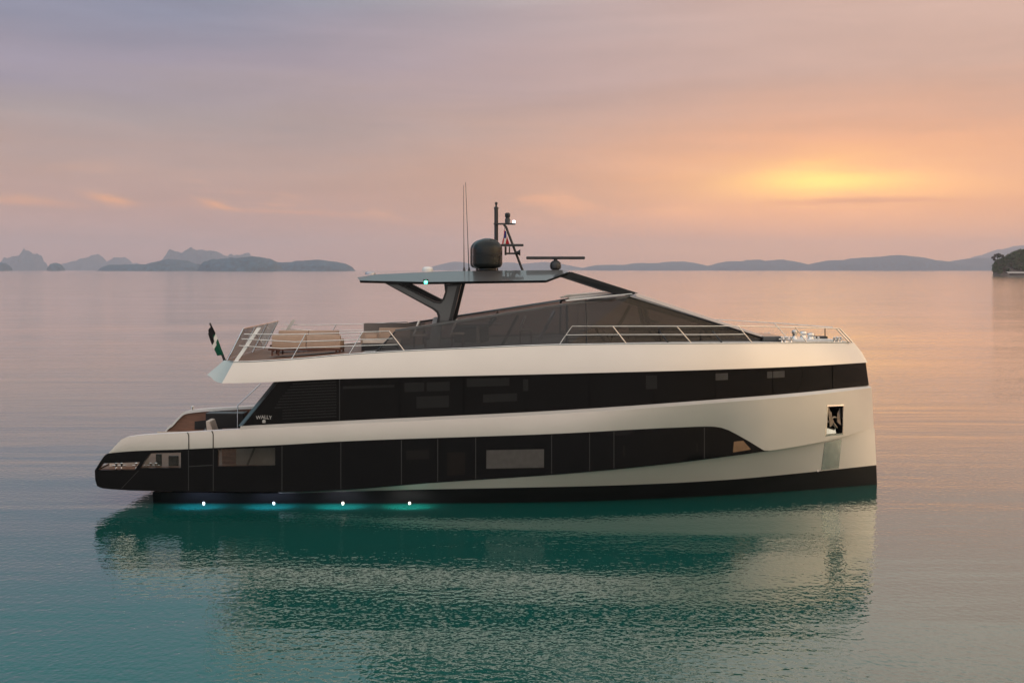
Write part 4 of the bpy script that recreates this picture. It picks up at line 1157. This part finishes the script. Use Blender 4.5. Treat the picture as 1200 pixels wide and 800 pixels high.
hd.add(vs, fs); tag(hd.build('headland', M_rock, smooth=False), kind='structure')
leafm = []
for k, (c, v) in enumerate((((.030,.052,.018), .5), ((.050,.068,.022), .5), ((.062,.045,.032), .4))):
    leafm.append(mat('leaf_mass_%s' % ('dark', 'light', 'reddish')[k], c, .85, spec=.15, var=v, vscale=.3))
def clump_mesh(cs, name, mats_, leaf=.9, n=60, sq=.8):
    vs, fs, mi = [], [], []
    for (c, r, m) in cs:
        for _ in range(n):
            d = Vector((rnd.gauss(0,1), rnd.gauss(0,1), rnd.gauss(0,1))).normalized()
            p = Vector(c)+Vector((d.x*r, d.y*r, d.z*r*sq))*rnd.uniform(.55, 1.08)
            u = Vector((rnd.gauss(0,1), rnd.gauss(0,1), rnd.gauss(0,1))).normalized(); w_ = u.cross(d).normalized()
            L_ = leaf*rnd.uniform(.6,1.4); o_ = len(vs)
            vs += [tuple(p-u*L_), tuple(p+w_*L_*.7), tuple(p+u*L_), tuple(p-w_*L_*.7)]; fs.append((o_,o_+1,o_+2,o_+3)); mi.append(m)
    me = bpy.data.meshes.new(name); me.from_pydata(vs, [], fs)
    me.polygons.foreach_set('material_index', mi)
    for m in mats_: me.materials.append(m)
    o = bpy.data.objects.new(name, me); COL.objects.link(o)
    return o
cs = []
for _ in range(620):
    y = ky+rnd.uniform(-24, 70); x = rnd.uniform(hx(1164.5), hx(1260))*(y+CAM_D)/D
    z = hz(x, y)
    if z < .4: continue
    r = rnd.uniform(2.0, 4.6)
    px = 600+x*F/(y+CAM_D)
    if y < ky+2 and z < 5 and px > 1192 and rnd.random() < .6: continue
    cs.append(((x, y, z*.82+rnd.uniform(0, 2.5)), r, rnd.choices((0,1,2), (5,3,1.2))[0]))
wd = clump_mesh(cs, 'woodland', leafm, .8, 100); tag(wd, kind='stuff')
# one tree that stands clear at the point
tx, tz = hx(1171.0), 8.
tree = empty('tree', (tx, ky+4, 6.), 'lone spreading tree leaning out at the tip of the wooded headland', 'tree')
mb = MB(); mb.tube([(1.5,0,-3), (.8,0,6), (0,0,14), (-1,0,19)], .8, 8, .3); mb.tube([(.4,0,10),(-4,0,16),(-7,0,19)], .4, 6, .15); mb.tube([(.3,0,11),(4,1,17),(6,1,20)], .4, 6, .15); mb.build('trunk', mat('bark', (.06,.045,.035), .9, var=.3, vscale=2), tree, smooth=True)
cr = clump_mesh([((-6.5,0,19),3.0,2),((-3,1,22),3.2,2),((1,0,23),3.3,2),((5,-1,21.5),3.0,2),((-5,0,16.2),2.2,2),((8,0,19.),2.6,0),((0,-2,20),2.6,0),((9,0,14.),3.5,0),((5,0,10),4.,0),((3,0,5),4.,0)], 'crown', leafm, .8, 90, .7); cr.parent = tree
# sea wall with a pale boathouse roof at its foot
mb = MB(); mb.box((hx(1157.5), ky-44, -1.), (hx(1240), ky-24, .9)); tag(mb.build('sea_wall', M_rock, bevel=.2), 'low brown stone sea wall along the foot of the wooded headland', 'sea wall')
bh = empty('boathouse', (hx(1180), ky-41, .9), 'low pale-roofed boathouse on the sea wall below the trees', 'boathouse')
mb = MB(); mb.box((-11, 0, 0), (11, 8, 2.0)); mb.build('wall', mat('boathouse_timber', (.05,.035,.03), .8, var=.3, vscale=.8), bh)
mb = MB(); mb.prism([Vector((-17,-2,2.01)), Vector((12,-2,2.01)), Vector((12,4,4.2)), Vector((-17,4,4.2))], (0,0,.25)); mb.prism([Vector((-17,4,4.2)), Vector((12,4,4.2)), Vector((12,10,2.0)), Vector((-17,10,2.0))], (0,0,.25)); mb.build('roof', mat('pale_roof_sheet', (.30,.27,.25), .6, var=.15, vscale=.6), bh)
